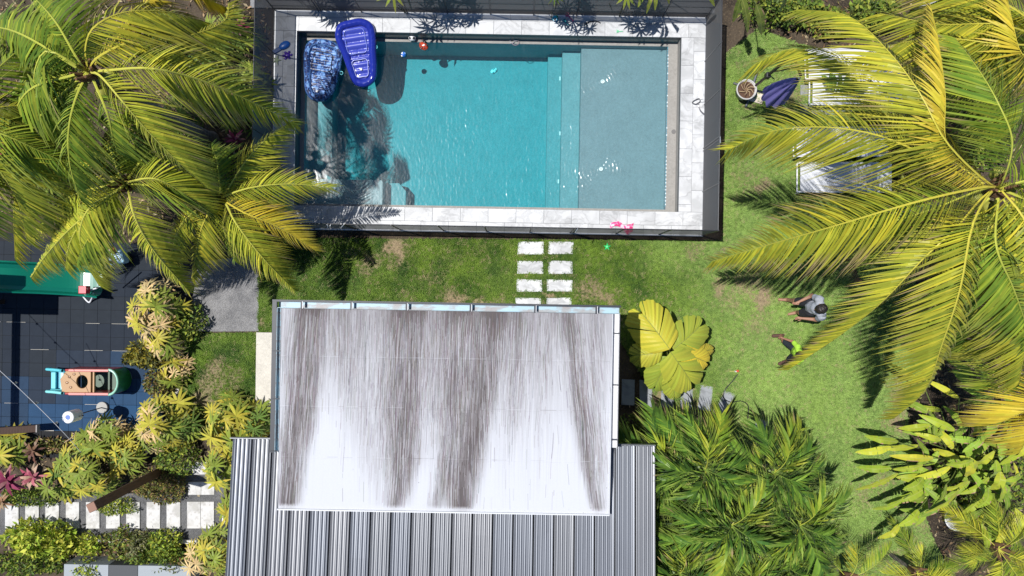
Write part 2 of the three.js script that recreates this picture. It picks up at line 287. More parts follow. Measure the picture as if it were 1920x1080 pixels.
  const W = wx1 - wx0, D = wz1 - wz0, b1 = at(1130, 153, WATER), b2 = at(1127, 317, WATER);
  const ripple = tex(2048, 928, (u, v) => {
    const x = wx0 + u * W, z = wz0 + v * D; let h = 0;
    const wv = (fbm(x * .9, z * .9, 3, 91) - .5) * 4, fx = x + .05 * wv, e = fbm(x * .8, z * .8, 2, 99);
    h += (noise(fx * 26 + wv, z * 7.5 + wv, 92) - .5) * 1.5 + (noise(fx * 20 - z * 9, z * 10 + fx * 6, 93) - .5) * 1.2 + (noise(fx * 24 + z * 14, z * 9 - fx * 5, 94) - .5) * 1.1 + (noise(fx * 44, z * 20, 95) - .5) * .5;
    h *= (.45 + .9 * e) * lerp(.12, .62, smooth(-4.2, .6, x));
    for (const b of [b1, b2]) { const r = Math.hypot(x - b.x, z - b.z); h += Math.sin(r * 74 - 3 * noise(x * 5, z * 5, 97)) * 1.0 * Math.exp(-r * 2.0) * smooth(0.02, .1, r) * noise(x * 6, z * 6, 90) * 2 + (noise(x * 26, z * 26, 98) - .5) * 2.2 * Math.exp(-r * r * 24); }
    return .5 + h * .12;
  }, false);
  const sg2 = new THREE.PlaneGeometry(W, D); sg2.rotateX(-PI / 2); sg2.translate((wx0 + wx1) / 2, WATER, (wz0 + wz1) / 2);
  const up = sg2.attributes.position, ua = new Float32Array(8); for (let i = 0; i < 4; i++) { ua[2 * i] = (up.getX(i) - wx0) / W; ua[2 * i + 1] = (up.getZ(i) - wz0) / D; } sg2.setAttribute('uv', new THREE.BufferAttribute(ua, 2));
  part('water_surface', sg2, new THREE.MeshPhysicalMaterial({ color: rgb(1, 1, 1), transmission: 1, thickness: 0, roughness: 0.19, ior: 1.33, bumpMap: ripple, bumpScale: 0.026, side: THREE.DoubleSide }), body);
}

// pool fence: dark mesh panels on slim poles round the deck
{
  const f = thing('pool_fence', 'black mesh safety fence on slim poles around the pool deck', 'fence'), D = DECK, hgt = 1.22, o = 0.03;
  const meshTex = tex(64, 64, (u, v) => .5 + .5 * Math.sin(u * PI * 16) * Math.sin(v * PI * 16));
  const meshMat = mat([0.12, 0.12, 0.122], { roughness: 0.9, transparent: true, opacity: 0.86 }), pole = mat([0.05, 0.05, 0.055], { roughness: 0.35, metalness: 0.3 }), alu = mat([.7, .7, .7], { roughness: .3, metalness: .8 });
  const run = (a, b, gates = []) => {
    const d = b.clone().sub(a), n = Math.round(d.length() / .915), u = d.clone().normalize(), s = V(-u.z, 0, u.x);
    for (let i = 0; i < n; i++) {
      const p = a.clone().addScaledVector(d, i / n), q = a.clone().addScaledVector(d, (i + 1) / n), g = new THREE.BufferGeometry(), pos = [], idx = [], K = 10, uv = [];
      for (let k = 0; k <= K; k++) for (let j = 0; j <= 1; j++) { const t = k / K, c = p.clone().lerp(q, .012 + t * .976).addScaledVector(s, Math.sin(t * PI) * rnd(-.006, .012) * j); pos.push(c.x, D.top + .02 + j * (hgt - .03 - Math.sin(t * PI) * .012), c.z); uv.push(t, j); }
      for (let k = 0; k < K; k++) idx.push(2 * k, 2 * k + 2, 2 * k + 1, 2 * k + 1, 2 * k + 2, 2 * k + 3);
      g.setAttribute('position', new THREE.Float32BufferAttribute(pos, 3)); g.setAttribute('uv', new THREE.Float32BufferAttribute(uv, 2)); g.setIndex(idx); g.computeVertexNormals();
      part('mesh_panel', g, meshMat, f);
      const hem = part('top_hem', rod(p.clone().setY(D.top + hgt - .012), q.clone().setY(D.top + hgt - .012), .012, 6), pole, f);
      part('pole', cyl(.013, .013, hgt + .03, 8, p.x, D.top, p.z), pole, f);
      if (gates.includes(i)) { const e = p.clone().addScaledVector(u, .06); part('pole', cyl(.013, .013, hgt + .03, 8, e.x, D.top, e.z), pole, f); part('latch', [rod(V(p.x, D.top + hgt + .01, p.z), V(e.x, D.top + hgt + .05, e.z + .09), .009, 6)], alu, f); }
    }
  };
  seed(51);
  const a = V(D.x0 + o, 0, D.z0 + o), b = V(D.x1 - o, 0, D.z0 + o), c = V(D.x1 - o, 0, D.z1 - o), e = V(D.x0 + o, 0, D.z1 - o);
  run(a, b, [1, 3]); run(b, c, [3]); run(c, e, [3, 8]); run(e, a, []);
}

// =====================================================================
// HOUSE
// =====================================================================
{
  const h = thing('house', 'single storey house with stained white flat roof and grey ribbed metal roof', 'house');
  const RX0 = -4.09, RX1 = 1.79, RZ0 = .43, RZ1 = 3.99, RY = 3.0;
  // dirt runs on the membrane, surveyed at five stations from the top edge (0) to the bottom edge (1): [x, half width, strength]
  const runs = [
    [[240, 50, .62], [228, 58, .66], [215, 52, .74], [180, 42, .88], [166, 34, .85]], [[300, 40, .3], [285, 40, .25], [262, 34, .25], [232, 30, .2], [210, 22, .1]],
    [[700, 105, .5], [695, 100, .5], [690, 90, .55], [700, 66, .66], [672, 34, .45]], [[762, 34, .36], [752, 34, .42], [736, 34, .42], [722, 40, .36], [715, 30, .0]],
    [[930, 100, .4], [922, 90, .44], [935, 84, .46], [925, 66, .3], [900, 50, .04]], [[1112, 58, .74], [1090, 58, .8], [1060, 52, .86], [1002, 58, .92], [976, 44, .86]], [[985, 60, .2], [985, 55, .25], [990, 50, .3], [940, 44, .3], [850, 34, .25]],
    [[1220, 66, .34], [1230, 60, .28], [1218, 56, .18], [1190, 50, .06], [1190, 40, 0]], [[1478, 46, .34], [1508, 36, .48], [1538, 42, .54], [1574, 34, .5], [1622, 24, .42]], [[1600, 50, .2], [1605, 44, .22], [1612, 36, .18], [1640, 24, .22], [1650, 16, .15]],
    [[430, 120, .28], [440, 110, .2], [490, 90, .16], [560, 60, .12], [600, 40, .04]], [[1370, 90, .2], [1370, 80, .14], [1360, 80, .1], [1340, 80, .03], [1340, 60, 0]]];
  const RW = 1600, RH = 960, cvs = document.createElement('canvas'); cvs.width = RW; cvs.height = RH; const ctx = cvs.getContext('2d');
  const station = (R, s) => { const k = Math.min(3, Math.floor(clamp(s) * 4)), f = clamp(s) * 4 - k; return R[k].map((v, i) => lerp(v, R[k + 1][i], f)); };
  const grime = (zx, s) => { let d = 0; for (const R of runs) { const [c, w, k] = station(R, s), q = (zx - c) / w; if (q > -2.4 && q < 2.4) d = 1 - (1 - d) * (1 - k * Math.exp(-q * q * .9)); } return d; };
  { const im = ctx.createImageData(RW, RH), d = im.data;
    for (let y = 0; y < RH; y++) { const s = y / RH; for (let x = 0; x < RW; x++) {
      const zx = 125 + x / RW * 1550, wob = (fbm(zx * .012, s * 5, 3, 64) - .5) * 16, g0 = grime(zx + wob, s), st = noise((zx + wob) * .16, s * 3, 66) * .5 + noise((zx + wob) * .4, s * 6, 67) * .5, frayed = noise((zx + wob) * .22, s * 2.2, 68);
      let g = g0 * (.86 + .6 * st) + .22 * (st - .5) * (1 - s * .8) + smooth(.25, .6, g0) * .2; g *= smooth(-.12, .1, g0 + .5 * (frayed - .55) + .28 * (1 - s)); g = clamp(g + (1 - smooth(.05, .65, s)) * .2);
      g *= 1 - smooth(.965, .99, s) * .85; g = clamp(g * (1.05 + .24 * noise(x * .8, y * .8, 65)));
      const i = (y * RW + x) * 4, n = 1 + .03 * (noise(x * .5, y * .5, 69) - .5); d[i] = lerp(197, 88, g) * n; d[i + 1] = lerp(199, 81, g) * n; d[i + 2] = lerp(203, 80, g) * n; d[i + 3] = 255; } }
    ctx.putImageData(im, 0, 0); }
  ctx.lineCap = 'round'; seed(63);
  const drip = (zx, s0, s1, w, style, lean) => { ctx.strokeStyle = style; ctx.lineWidth = w; ctx.beginPath(); for (let i = 0; i <= 5; i++) { const s = lerp(s0, s1, i / 5), x = zx + lean * (s - s0) + (fbm(zx * .012, s * 5, 3, 64) - .5) * -14; ctx[i ? 'lineTo' : 'moveTo']((x - 125) / 1550 * RW, s * RH); } ctx.stroke(); };
  // single drips with rounded ends, thickest along the fringes of the runs
  for (let i = 0; i < 26000; i++) { const zx = rnd(125, 1675), s0 = rnd(0, .93), g = grime(zx, s0 + .06), fringe = g * (1 - g) * 4; if (rnd() > .012 + .9 * fringe * fringe * fringe) continue; if (rnd() < smooth(.45, .95, s0) * .55 * (1 - g)) continue; drip(zx, s0, Math.min(.985, s0 + rnd(.02, .13)), rnd(1.2, 3.4), `rgba(${90 + rnd(0, 26) | 0},${84 + rnd(0, 24) | 0},${84 + rnd(0, 24) | 0},${rnd(.14, .5).toFixed(2)})`, zx > 1420 ? 90 : zx < 330 ? -40 : -15); }
  for (let i = 0; i < 9000; i++) { const zx = rnd(125, 1675), s0 = rnd(0, .9), g = grime(zx, s0 + .06); if (rnd() > .1 + .9 * g * (1 - g) * 4) continue; drip(zx, s0, s0 + rnd(.04, .2), rnd(1, 2.6), `rgba(198,199,203,${rnd(.1, .42).toFixed(2)})`, zx > 1420 ? 90 : zx < 330 ? -40 : -15); }
  for (const jz of [.236, .486, .739]) for (let x = 0; x < RW; x += rnd(20, 90)) { ctx.strokeStyle = `rgba(${rnd() < .4 ? '95,90,90' : '200,202,205'},${rnd(.1, .5).toFixed(2)})`; ctx.lineWidth = rnd(1, 2.2); ctx.beginPath(); ctx.moveTo(x, jz * RH + rnd(-1, 1)); ctx.lineTo(x + rnd(15, 80), jz * RH + rnd(-1, 1)); ctx.stroke(); }
  for (let i = 0; i < 40; i++) { ctx.fillStyle = `rgba(90,84,82,${rnd(.2, .6).toFixed(2)})`; ctx.beginPath(); ctx.arc(rnd(0, RW), rnd(0, RH), rnd(.8, 2.4), 0, 7); ctx.fill(); }
  const roofTex = new THREE.CanvasTexture(cvs); roofTex.colorSpace = THREE.SRGBColorSpace; roofTex.flipY = false;
  const roofMat = mat([1, 1, 1], { map: roofTex, roughness: .85 });
  const cuts = [RZ0, 1.27, 2.16, 3.06, RZ1];
  const membrane = [];
  for (let i = 0; i < 4; i++) {      // membrane sheets, each lapped 4 mm over the next
    const g = rbox(RX1 - RX0, .05, cuts[i + 1] - cuts[i] + (i < 3 ? .03 : 0), .004, (RX0 + RX1) / 2, RY - .025 - i * .0045, (cuts[i] + cuts[i + 1] + (i < 3 ? .03 : 0)) / 2), p = g.attributes.position, a = new Float32Array(p.count * 2);
    for (let k = 0; k < p.count; k++) { a[2 * k] = (p.getX(k) - RX0) / (RX1 - RX0); a[2 * k + 1] = (p.getZ(k) - RZ0) / (RZ1 - RZ0); }
    g.setAttribute('uv', new THREE.BufferAttribute(a, 2)); membrane.push(part('roof_sheet', g, roofMat, h, { label: 'white roof membrane streaked with dark grey stains' }));
  }
  const fascia = mat([.72, .72, .72], { roughness: .5 }), dark = mat([.02, .025, .035], { roughness: .5 }), whiteMetal = mat([.66, .66, .66], { roughness: .35 }), stucco = mat([.55, .55, .53], { roughness: .95 });
  part('fascia', [box(RX0 + .02, RX1 - .02, RY - .24, RY - .055, RZ0 + .02, RZ1 - .02)], fascia, h);
  part('roof_trim', [box(RX0 - .012, RX1 + .012, RY - .1, RY + .012, RZ1 + .001, RZ1 + .025), box(RX1 + .001, RX1 + .014, RY - .1, RY + .006, RZ0, RZ1)], mat([.62, .63, .64], { roughness: .5 }), h);
  // gutters: open channels with straps across them
  const paleBlue = mat([1, 1, 1], { roughness: .5, map: tex(512, 64, (u, v) => { const n = fbm(u * 14, v * 3, 4, 115), m = fbm(u * 40, v * 4, 3, 116); return mixc([.36, .52, .6], [.3, .26, .25], smooth(.42, .62, n) * (.5 + .5 * m)); }) }); paleBlue.map.repeat.set(.33, 4);
  const channel = (x0, x1, z0, z1, lip, name) => {
    const g = [box(x0, x1, RY - .13, RY - .118, z0, z1)], t = .008, y1 = RY - .02, alongX = x1 - x0 > z1 - z0;
    if (alongX) g.push(box(x0, x1, RY - .118, y1, z0, z0 + t), box(x0, x1, RY - .118, y1, z1 - t, z1)); else g.push(box(x0, x0 + t, RY - .118, y1, z0, z1), box(x1 - t, x1, RY - .118, y1, z0, z1));
    const c = part('gutter', g, name === 'right' ? whiteMetal : paleBlue, h); part('lip', lip, dark, c); return c;
  };
  part('dark_gap_strip', [box(RX0 - .01, RX1 + .012, RY - .06, RY - .004, RZ0 - .0045, RZ0 - .0005)], dark, h);  // black strip painted in for the shadowed gap between roof and gutter
  const gt = channel(-4.17, 1.93, .305, .425, [box(-4.255, 1.945, RY - .02, RY - .006, .277, .311)], 'top');
  for (const x of [565, 658, 762, 882, 1003, 1118]) { const p = at(x, 580, RY); part('strap', rbox(.03, .012, .14, .003, p.x, RY - .004, .365), dark, gt); part('strap', rbox(.012, .016, .13, .003, p.x + .022, RY - .003, .365), whiteMetal, gt); }
  const gr = channel(1.806, 1.926, .43, 2.83, [box(1.922, 1.934, RY - .02, RY - .01, .43, 2.83)], 'right');
  for (const y of [625, 722, 825]) { const p = at(1155, y, RY); part('strap', rbox(.12, .012, .018, .003, 1.866, RY - .004, p.z), dark, gr); }
  const gl = channel(-4.175, -4.105, .43, 3.0, [box(-4.255, -4.178, RY - .06, RY - .012, .29, 3.0)], 'left');
  for (const y of [658, 748, 846]) { const p = at(522, y, RY); part('strap', rbox(.14, .012, .018, .003, -4.17, RY - .003, p.z), dark, gl); }
  // ribbed metal roof, one sheet per panel, rising away from the white roof
  const MX0 = -5.05, MX1 = 2.64, MZ0 = 2.83, MZ1 = 9, n = 21, w = (MX1 - MX0) / n, slope = .1;
  const metalTex = tex(256, 512, (u, v) => { const k = .92 + .16 * (fbm(u * 6, v * 3, 4, 111) - .5) + .06 * (noise(u * 60, v * 8, 112) - .5); return [k, k, k]; });
  const metals = [[.235, .245, .265], [.255, .262, .28], [.215, .23, .26]].map((c) => mat(c, { map: metalTex, roughness: .42, metalness: .45 }));
  const prof = [[.03, -.08], [.032, .022], [.038, .024], [.046, .004]]; for (let k = 0; k < 4; k++) { const c = .082 + k * .077; prof.push([c - .03, .0], [c - .018, .01], [c - .009, .03], [c + .003, .032], [c + .013, .012], [c + .026, .0]); } prof.push([w - .012, .004], [w - .006, .024], [w, .026], [w + .003, -.05]);
  part('underlay', [box(MX0 + .01, MX1 - .01, 2.6, 2.62, MZ0 + .01, MZ0 + .2)], dark, h); { const ug = box(MX0 + .01, MX1 - .01, -.01, .01, 0, MZ1 - MZ0); ug.rotateX(-Math.atan(slope)); ug.translate(0, 2.6, MZ0 + .02); part('underlay', ug, dark, h); }
  seed(61);
  for (let i = 0; i < n; i++) {
    const L = new Leafer(), x0 = MX0 + i * w, y = 2.7, A = prof.map(([x, d]) => V(x0 + x, y + d, MZ0)), B = prof.map(([x, d]) => V(x0 + x, y + d + (MZ1 - MZ0) * slope, MZ1)), c = [1, 1, 1];
    for (let k = 0; k + 1 < A.length; k++) L.quad(A[k], B[k], B[k + 1], A[k + 1], c, c);
    const g = L.geo(); g.deleteAttribute('color'); planarUV(g, .3, rnd(0, 3), rnd(0, 3)); part('roof_panel', g, metals[Math.floor(rnd(0, 3))], h);
  }
  for (const [a, b] of [[MX0 - .03, -4.28], [1.95, MX1 + .02]]) part('eave_trim', box(a, b, 2.62, 2.71, MZ0 - .02, MZ0 - .004), metals[0], h);
  part('wall', [box(-3.9, 1.5, 0, 2.7, .75, 3.6)], stucco, h);
  part('wall', [box(-4.85, 2.4, 0, 2.66, 3.61, 9)], stucco, h);
}

// concrete pad, gravel, play surface, garden path
const speckle = (a, b, s, sc = 200) => { const t = tex(512, 512, (u, v) => { const n = noise(u * sc, v * sc, s, sc), m = noise(u * sc * .5, v * sc * .5, s + 1, sc / 2), f = fbm(u * 6, v * 6, 3, s + 2, 6); return mixc(a, b, clamp(n * .55 + m * .35 + (f - .5) * .5)); }); return t; };
const gravelBump = tex(512, 512, (u, v) => noise(u * 150, v * 150, 121, 150) * .6 + noise(u * 75, v * 75, 122, 75) * .4); 
const gravelTex = speckle([.1, .1, .105], [.44, .43, .42], 131);
structure('gravel_square', 'grey fine gravel square beside the side lawn', sheet(poly([[372, 490], [486, 478], [485, 621], [352, 622]]), .006), mat([1, 1, 1], { map: gravelTex, bumpMap: gravelBump, bumpScale: .02, roughness: 1 }));
{
  const c = structure('concrete_pad', 'pale cream concrete pad beside the house wall', slabGeo(poly([[482, 623], [560, 624], [560, 800], [480, 800]]), -.02, .05), mat([1, 1, 1], { map: speckle([.5, .47, .41], [.68, .64, .56], 141, 64), roughness: .95 }));
}
function slabGeo(pts, y0, y1) { const s = new THREE.Shape(pts.map((p) => new THREE.Vector2(p.x, -p.z))), g = new THREE.ExtrudeGeometry(s, { depth: y1 - y0, bevelEnabled: false }); g.rotateX(-PI / 2); g.translate(0, y0, 0); g.computeVertexNormals(); return planarUV(g); }
{
  seed(71);
  const play = structure('play_surface', 'blue and slate rubber tile play area', sheet(poly([[-160, 420], [372, 470], [350, 640], [278, 700], [276, 850], [-160, 850]]), .004), mat([.02, .021, .024], { roughness: .95 }));
  const rub = speckle([.72, .72, .72], [1.0, 1.0, 1.0], 151, 256);
  const M = [[.03, .038, .052], [.033, .04, .05], [.034, .046, .068], [.034, .08, .16], [.033, .09, .19], [.034, .062, .11], [.03, .031, .034]].map((c) => mat(c, { map: rub, roughness: .95, specularIntensity: .35 }));
  const seamMat = mat([.6, .56, .48], { roughness: 1 });
  const T = .595, q = T / 2, X0 = at(7, 605).x - 2 * T, Z0 = at(100, 605).z - 3 * T;
  for (let i = 0; i < 8; i++) for (let j = 0; j < 8; j++) {
    const x = X0 + i * T, z = Z0 + j * T, g = [], y = .03 + rnd(-.002, .002);
    for (let a = 0; a < 2; a++) for (let b = 0; b < 2; b++) g.push(rbox(q - (a ? .004 : .003), .026, q - .005, .004, x + q * (a + .5), y - .013, z + q * (b + .5)));
    g.forEach((k) => planarUV(k, 1.5)); 
    const blue = clamp((j - 3.6) * .28 + (i - 3.5) * .09 + rnd(-.12, .12)), m = j >= 7 ? M[6] : M[blue > .78 ? 4 : blue > .55 ? 3 : blue > .3 ? 5 : blue > .12 ? 2 : Math.floor(rnd(0, 2))];
    part('rubber_tile', g, m, play);
    if (rnd() < .5 && j > 2) part('sand_joint', box(x + rnd(0, .1), x + T - rnd(0, .25), .012, .0285, z - .009, z + .003), seamMat, play);
  }
}
{
  seed(81);
  const darkGravel = speckle([.05, .05, .052], [.27, .27, .27], 161, 256);
  const path = structure('garden_path', 'dark gravel garden path with pale paving slabs', sheet(poly([[-120, 925], [330, 925], [335, 870], [420, 868], [432, 1012], [-120, 1012]]), .008), mat([1, 1, 1], { map: darkGravel, bumpMap: gravelBump, bumpScale: .02, roughness: 1 }));
  const slabTex = tex(512, 512, (u, v) => { const f = fbm(u * 7, v * 7, 5, 171, 7), s = fbm(u * 20, v * 20, 4, 172, 20); let c = mixc([.46, .45, .42], [.62, .61, .59], smooth(.3, .6, f)); return mixc(c, [.36, .34, .31], smooth(.58, .8, s) * .5); });
  const sm = mat([1, 1, 1], { map: slabTex, roughness: .9 });
  for (let i = -2; i < 9; i++) { const x = 11.5 + i * 37.8; slab(path, 'paving_slab', poly([jit(x, 941 - i * .1, .4), jit(x + 25.3, 941, .4), jit(x + 25.3, 990, .4), jit(x, 990, .4)]), 0, .035, sm); }
  for (const [x0, x1, y0, y1] of [[352, 377, 940, 990], [377.6, 402.5, 940, 990], [354, 378, 903, 927], [378.5, 403, 903, 927], [362, 400, 866, 889]]) slab(path, 'paving_slab', poly([[x0, y0], [x1, y0], [x1, y1], [x0, y1]]), 0, .035, sm);
  single('path_kerb', 'white kerb strip along the lower edge of the gravel path', 'kerb', [box(at(120, 1012).x, at(432, 1012).x, -.02, .07, at(280, 1010).z, at(280, 1016).z), box(at(420, 900).x, at(427, 900).x, -.02, .07, at(424, 940).z, at(424, 1009).z)], mat([.72, .7, .66], { roughness: .9 }));
  const wallTop = mat([.33, .36, .38], { roughness: .8 });
  for (const [a, b, m, l] of [[120, 203, wallTop, 'pale rendered wall top at the bottom edge below the lime shrub'], [204, 258, mat([.07, .075, .08], { roughness: .7 }), 'dark slate wall cap at the bottom edge'], [259, 356, wallTop, 'pale rendered wall top at the bottom edge near the metal roof']]) structure('low_wall', l, box(at(a, 1070, .45).x, at(b, 1070, .45).x, -.05, .45, at(240, 1060, .45).z, at(240, 1130).z), m);
  // boundary strip behind the north fence
  const yard = structure('side_yard', 'grey concrete strip behind the pool fence', slabGeo(poly([[470, -80], [1330, -80], [1330, 21], [470, 15]]), -.05, .02), mat([1, 1, 1], { map: speckle([.16, .16, .165], [.3, .3, .3], 181, 64), roughness: .95 }));
  for (let k = 0; k < 9; k++) part('concrete_board', rbox(9.8, .03, .1, .004, -.55, .036, at(900, 14).z - k * .125), mat([.24, .24, .245], { roughness: .9 }), yard);
}

// =====================================================================
// PLANTS
// =====================================================================
const leafMat = new THREE.MeshPhysicalMaterial({ color: 0xffffff, vertexColors: true, roughness: .85, transmission: .13, thickness: 0, specularIntensity: .8, clearcoat: .26, clearcoatRoughness: .36, side: THREE.DoubleSide, ior: 1.4 });
const dullLeaf = new THREE.MeshPhysicalMaterial({ color: 0xffffff, vertexColors: true, roughness: .9, side: THREE.DoubleSide });
const waxyLeaf = new THREE.MeshPhysicalMaterial({ color: 0xffffff, vertexColors: true, roughness: .92, transmission: .16, thickness: 0, clearcoat: .25, clearcoatRoughness: .42, side: THREE.DoubleSide, ior: 1.4 });
const UP = V(0, 1, 0), DOWN = V(0, -1, 0);
const vary = (c, a = .2) => { const k = 1 + rnd(-a, a); return [c[0] * k * (1 + rnd(-.08, .08)), c[1] * k, c[2] * k]; };
const TONE = {
  olive: { leaf: [.2, .235, .014], alt: [.56, .5, .03], tip: [.55, .46, .09], rib: [.66, .57, .06] },
  green: { leaf: [.12, .22, .014], alt: [.39, .44, .034], tip: [.5, .5, .11], rib: [.55, .56, .07] },
  lime: { leaf: [.29, .34, .02], alt: [.62, .57, .045], tip: [.58, .5, .1], rib: [.64, .61, .09] },
  gold: { leaf: [.48, .39, .024], alt: [.66, .5, .035], tip: [.62, .45, .1], rib: [.66, .54, .06] },
  deep: { leaf: [.045, .12, .012], alt: [.2, .33, .03], tip: [.52, .56, .12], rib: [.22, .32, .05] },  // bright lime tip colour stands for twisted leaflet ends catching the sun
  brown: { leaf: [.14, .07, .035], alt: [.24, .12, .06], tip: [.28, .16, .09], rib: [.15, .07, .035] },
};
// a pinnate frond along a curve: a tapering rib with leaflets to both sides
function frondGeo(pts, o = {}) {
  const { tone = TONE.olive, len = .75, width = .033, gap = .033, roll = 0, a0 = 1.15, a1 = .42, droop = .62, lift = -.2, start = .1, rib = .02, tilt = .62, dry = .1, mess = .08, tipLen = .4, curl = 0 } = o;
  const curve = new THREE.CatmullRomCurve3(pts, false, 'centripetal'), total = curve.getLength(), n = Math.max(8, Math.floor(total * (1 - start) / gap)), L = new Leafer();
  const frame = (s) => { const p = curve.getPointAt(s), t = curve.getTangentAt(s), sd = t.clone().cross(UP); if (sd.lengthSq() < 1e-4) sd.set(1, 0, 0); sd.normalize(); sd.applyAxisAngle(t, roll * (.4 + .6 * s)); return { p, t, sd, nr: sd.clone().cross(t).normalize() }; };
  const K = 26; let prev = null;
  for (let i = 0; i <= K; i++) {                    // rib: a four-sided taper
    const s = i / K, f = frame(s), r = lerp(rib, rib * .16, Math.pow(s, .8)), ring = [[-1, .2], [0, 1], [1, .2], [0, -.7]].map(([a, b]) => f.p.clone().addScaledVector(f.sd, a * r).addScaledVector(f.nr, b * r * .8)), c = mixc(tone.rib, tone.leaf, s * .45);
    if (prev) for (let k = 0; k < 4; k++) L.quad(prev[0][k], prev[0][(k + 1) % 4], ring[(k + 1) % 4], ring[k], prev[1], c);
    prev = [ring, c];
  }
  for (let i = 0; i < n; i++) for (const k of [-1, 1]) {
    const s = clamp(start + (1 - start) * (i + rnd(.2, .8)) / n, 0, .998), f = frame(s), q = (s - start) / (1 - start);
    const prof = smooth(-.25, .3, q) * lerp(1, tipLen, smooth(.35, 1, q)), l = len * prof * rnd(.86, 1.08), a = lerp(a0, a1, Math.pow(q, .9)) + rnd(-mess, mess);
    const dir = f.t.clone().multiplyScalar(Math.cos(a)).addScaledVector(f.sd, k * Math.sin(a)).addScaledVector(f.nr, lift + rnd(-mess, mess)).normalize();
    let ac = f.t.clone().addScaledVector(dir, -f.t.dot(dir)).normalize(); const fn = dir.clone().cross(ac).normalize(); if (fn.y < 0) fn.negate();
    ac.addScaledVector(fn, Math.tan(tilt * rnd(.5, 1.4))).normalize();
    const S = 4, A = [], B = [], C = [], w = width * rnd(.8, 1.15) * (.55 + .45 * prof), base = vary(mixc(tone.leaf, tone.alt, Math.pow(rnd(), 1.5))), dp = droop * rnd(.7, 1.4), dryLeaf = rnd() < dry;
    for (let j = 0; j <= S; j++) {
      const g = j / S, c = f.p.clone().addScaledVector(dir, l * g).addScaledVector(DOWN, l * dp * g * g).addScaledVector(f.t, l * .12 * g * g), ww = w * .5 * [.35, 1, .9, .55, 0][j], x = ac.clone().applyAxisAngle(dir, curl * g * k * rnd(.6, 1.3));
      A.push(c.clone().addScaledVector(x, -ww)); B.push(c.clone().addScaledVector(x, ww));
      C.push(j >= 3 ? mixc(base, dryLeaf ? [.38, .27, .13] : tone.tip, dryLeaf ? .9 : .3) : base);
    }
    L.strip(A, B, C);
  }
  return L.geo();
}
function trunkGeo(a, b, r0, r1, bend = .2) {
  const mid = a.clone().lerp(b, .5).add(V(bend * .3, 0, bend * .2)), c = new THREE.CatmullRomCurve3([a, mid, b]), n = 46, k = 10, pos = [], idx = [];
  for (let i = 0; i <= n; i++) { const t = i / n, p = c.getPointAt(t), r = lerp(r0, r1, Math.min(1, t * 1.6)) * (i % 2 ? 1.0 : .93) * (t < .06 ? 1.35 - t * 5 : 1); for (let j = 0; j < k; j++) { const a2 = j / k * 2 * PI; pos.push(p.x + Math.cos(a2) * r, p.y, p.z + Math.sin(a2) * r); } }
  for (let i = 0; i < n; i++) for (let j = 0; j < k; j++) { const a2 = i * k + j, b2 = i * k + (j + 1) % k; idx.push(a2, a2 + k, b2, b2, a2 + k, b2 + k); }
  const g = new THREE.BufferGeometry(); g.setAttribute('position', new THREE.Float32BufferAttribute(pos, 3)); g.setIndex(idx); const f = g.toNonIndexed(); f.computeVertexNormals(); return planarUV(f, 2);
}
const barkTex = tex(256, 256, (u, v) => { const n = fbm(u * 8, v * 24, 4, 201, 8); return mixc([.1, .08, .06], [.34, .3, .25], n); });
const bark = mat([1, 1, 1], { map: barkTex, roughness: 1 }), fibre = mat([.16, .085, .04], { roughness: 1 }), husk = mat([.3, .3, .05], { roughness: .5 });
// fronds: list of [tone, options, [px, py, h] ...]
function palm(name, label, crown, base, fronds, fill, o = {}) {
  const t = thing(name, label, 'palm tree', base.clone().setY(0), 0, o.group), off = t.position;
  const loc = (p) => p.clone().sub(off);
  part('trunk', trunkGeo(V(0, -.05, 0), loc(crown), o.r0 ?? .16, o.r1 ?? .1, o.bend ?? .3), bark, t);
  const sheath = []; for (let i = 0; i < 12; i++) { const a = i * .9, c = loc(crown); sheath.push(rod(c.clone().add(V(0, -.25, 0)), c.clone().add(V(Math.cos(a) * .18, .1 + rnd(0, .15), Math.sin(a) * .18)), .07, 5, .02)); }
  part('crown_shaft', sheath, o.shaft ?? fibre, t);
  for (const [tone, opt, ...pts] of fronds) {
    const P = pts.map((q) => loc(at(...q))), c = loc(crown);
    if (!opt.free) { if (P[0].distanceTo(c) > .3) P.unshift(c.clone().lerp(P[0], .06)); }
    part('frond', frondGeo(P, { tone: TONE[tone], ...o.frond, ...opt }), opt.dull ? dullLeaf : leafMat, t, tone === 'brown' ? { label: 'dead brown frond hanging under the crown' } : undefined);
  }
  const c = loc(crown);
  for (let i = 0; i < fill.n; i++) {
    const az = (fill.az ? lerp(fill.az[0], fill.az[1], (i + rnd(.2, .8)) / fill.n) : i * 2.4 + rnd(-.4, .4)), l = (fill.len ?? 3.4) * rnd(.75, 1.1), e = lerp(fill.e0 ?? .9, fill.e1 ?? -.3, fill.n > 1 ? i / (fill.n - 1) : .5), P = [], d = V(Math.cos(az), 0, Math.sin(az)), sw = rnd(-.25, .25);
    for (let j = 0; j <= 4; j++) { const g = j / 4, dd = d.clone().applyAxisAngle(UP, sw * g * g); P.push(c.clone().addScaledVector(dd, l * (g * Math.cos(e) * .95 + .0)).add(V(0, l * (g * Math.sin(e) - (fill.sag ?? .5) * g * g), 0))); }
    part('frond', frondGeo(P, { tone: TONE[fill.tones ? fill.tones[i % fill.tones.length] : 'olive'], roll: rnd(-.5, .5), ...o.frond, ...(fill.opt || {}) }), leafMat, t);
  }
  if (o.nuts) for (let i = 0; i < o.nuts; i++) { const a = i * 1.3; part('coconut', ball(.11, c.x + Math.cos(a) * .26, c.y - .15 - (i % 2) * .12, c.z + Math.sin(a) * .26, 1, 1.2, 1, 12), husk, t); }
  return t;
}
seed(301);
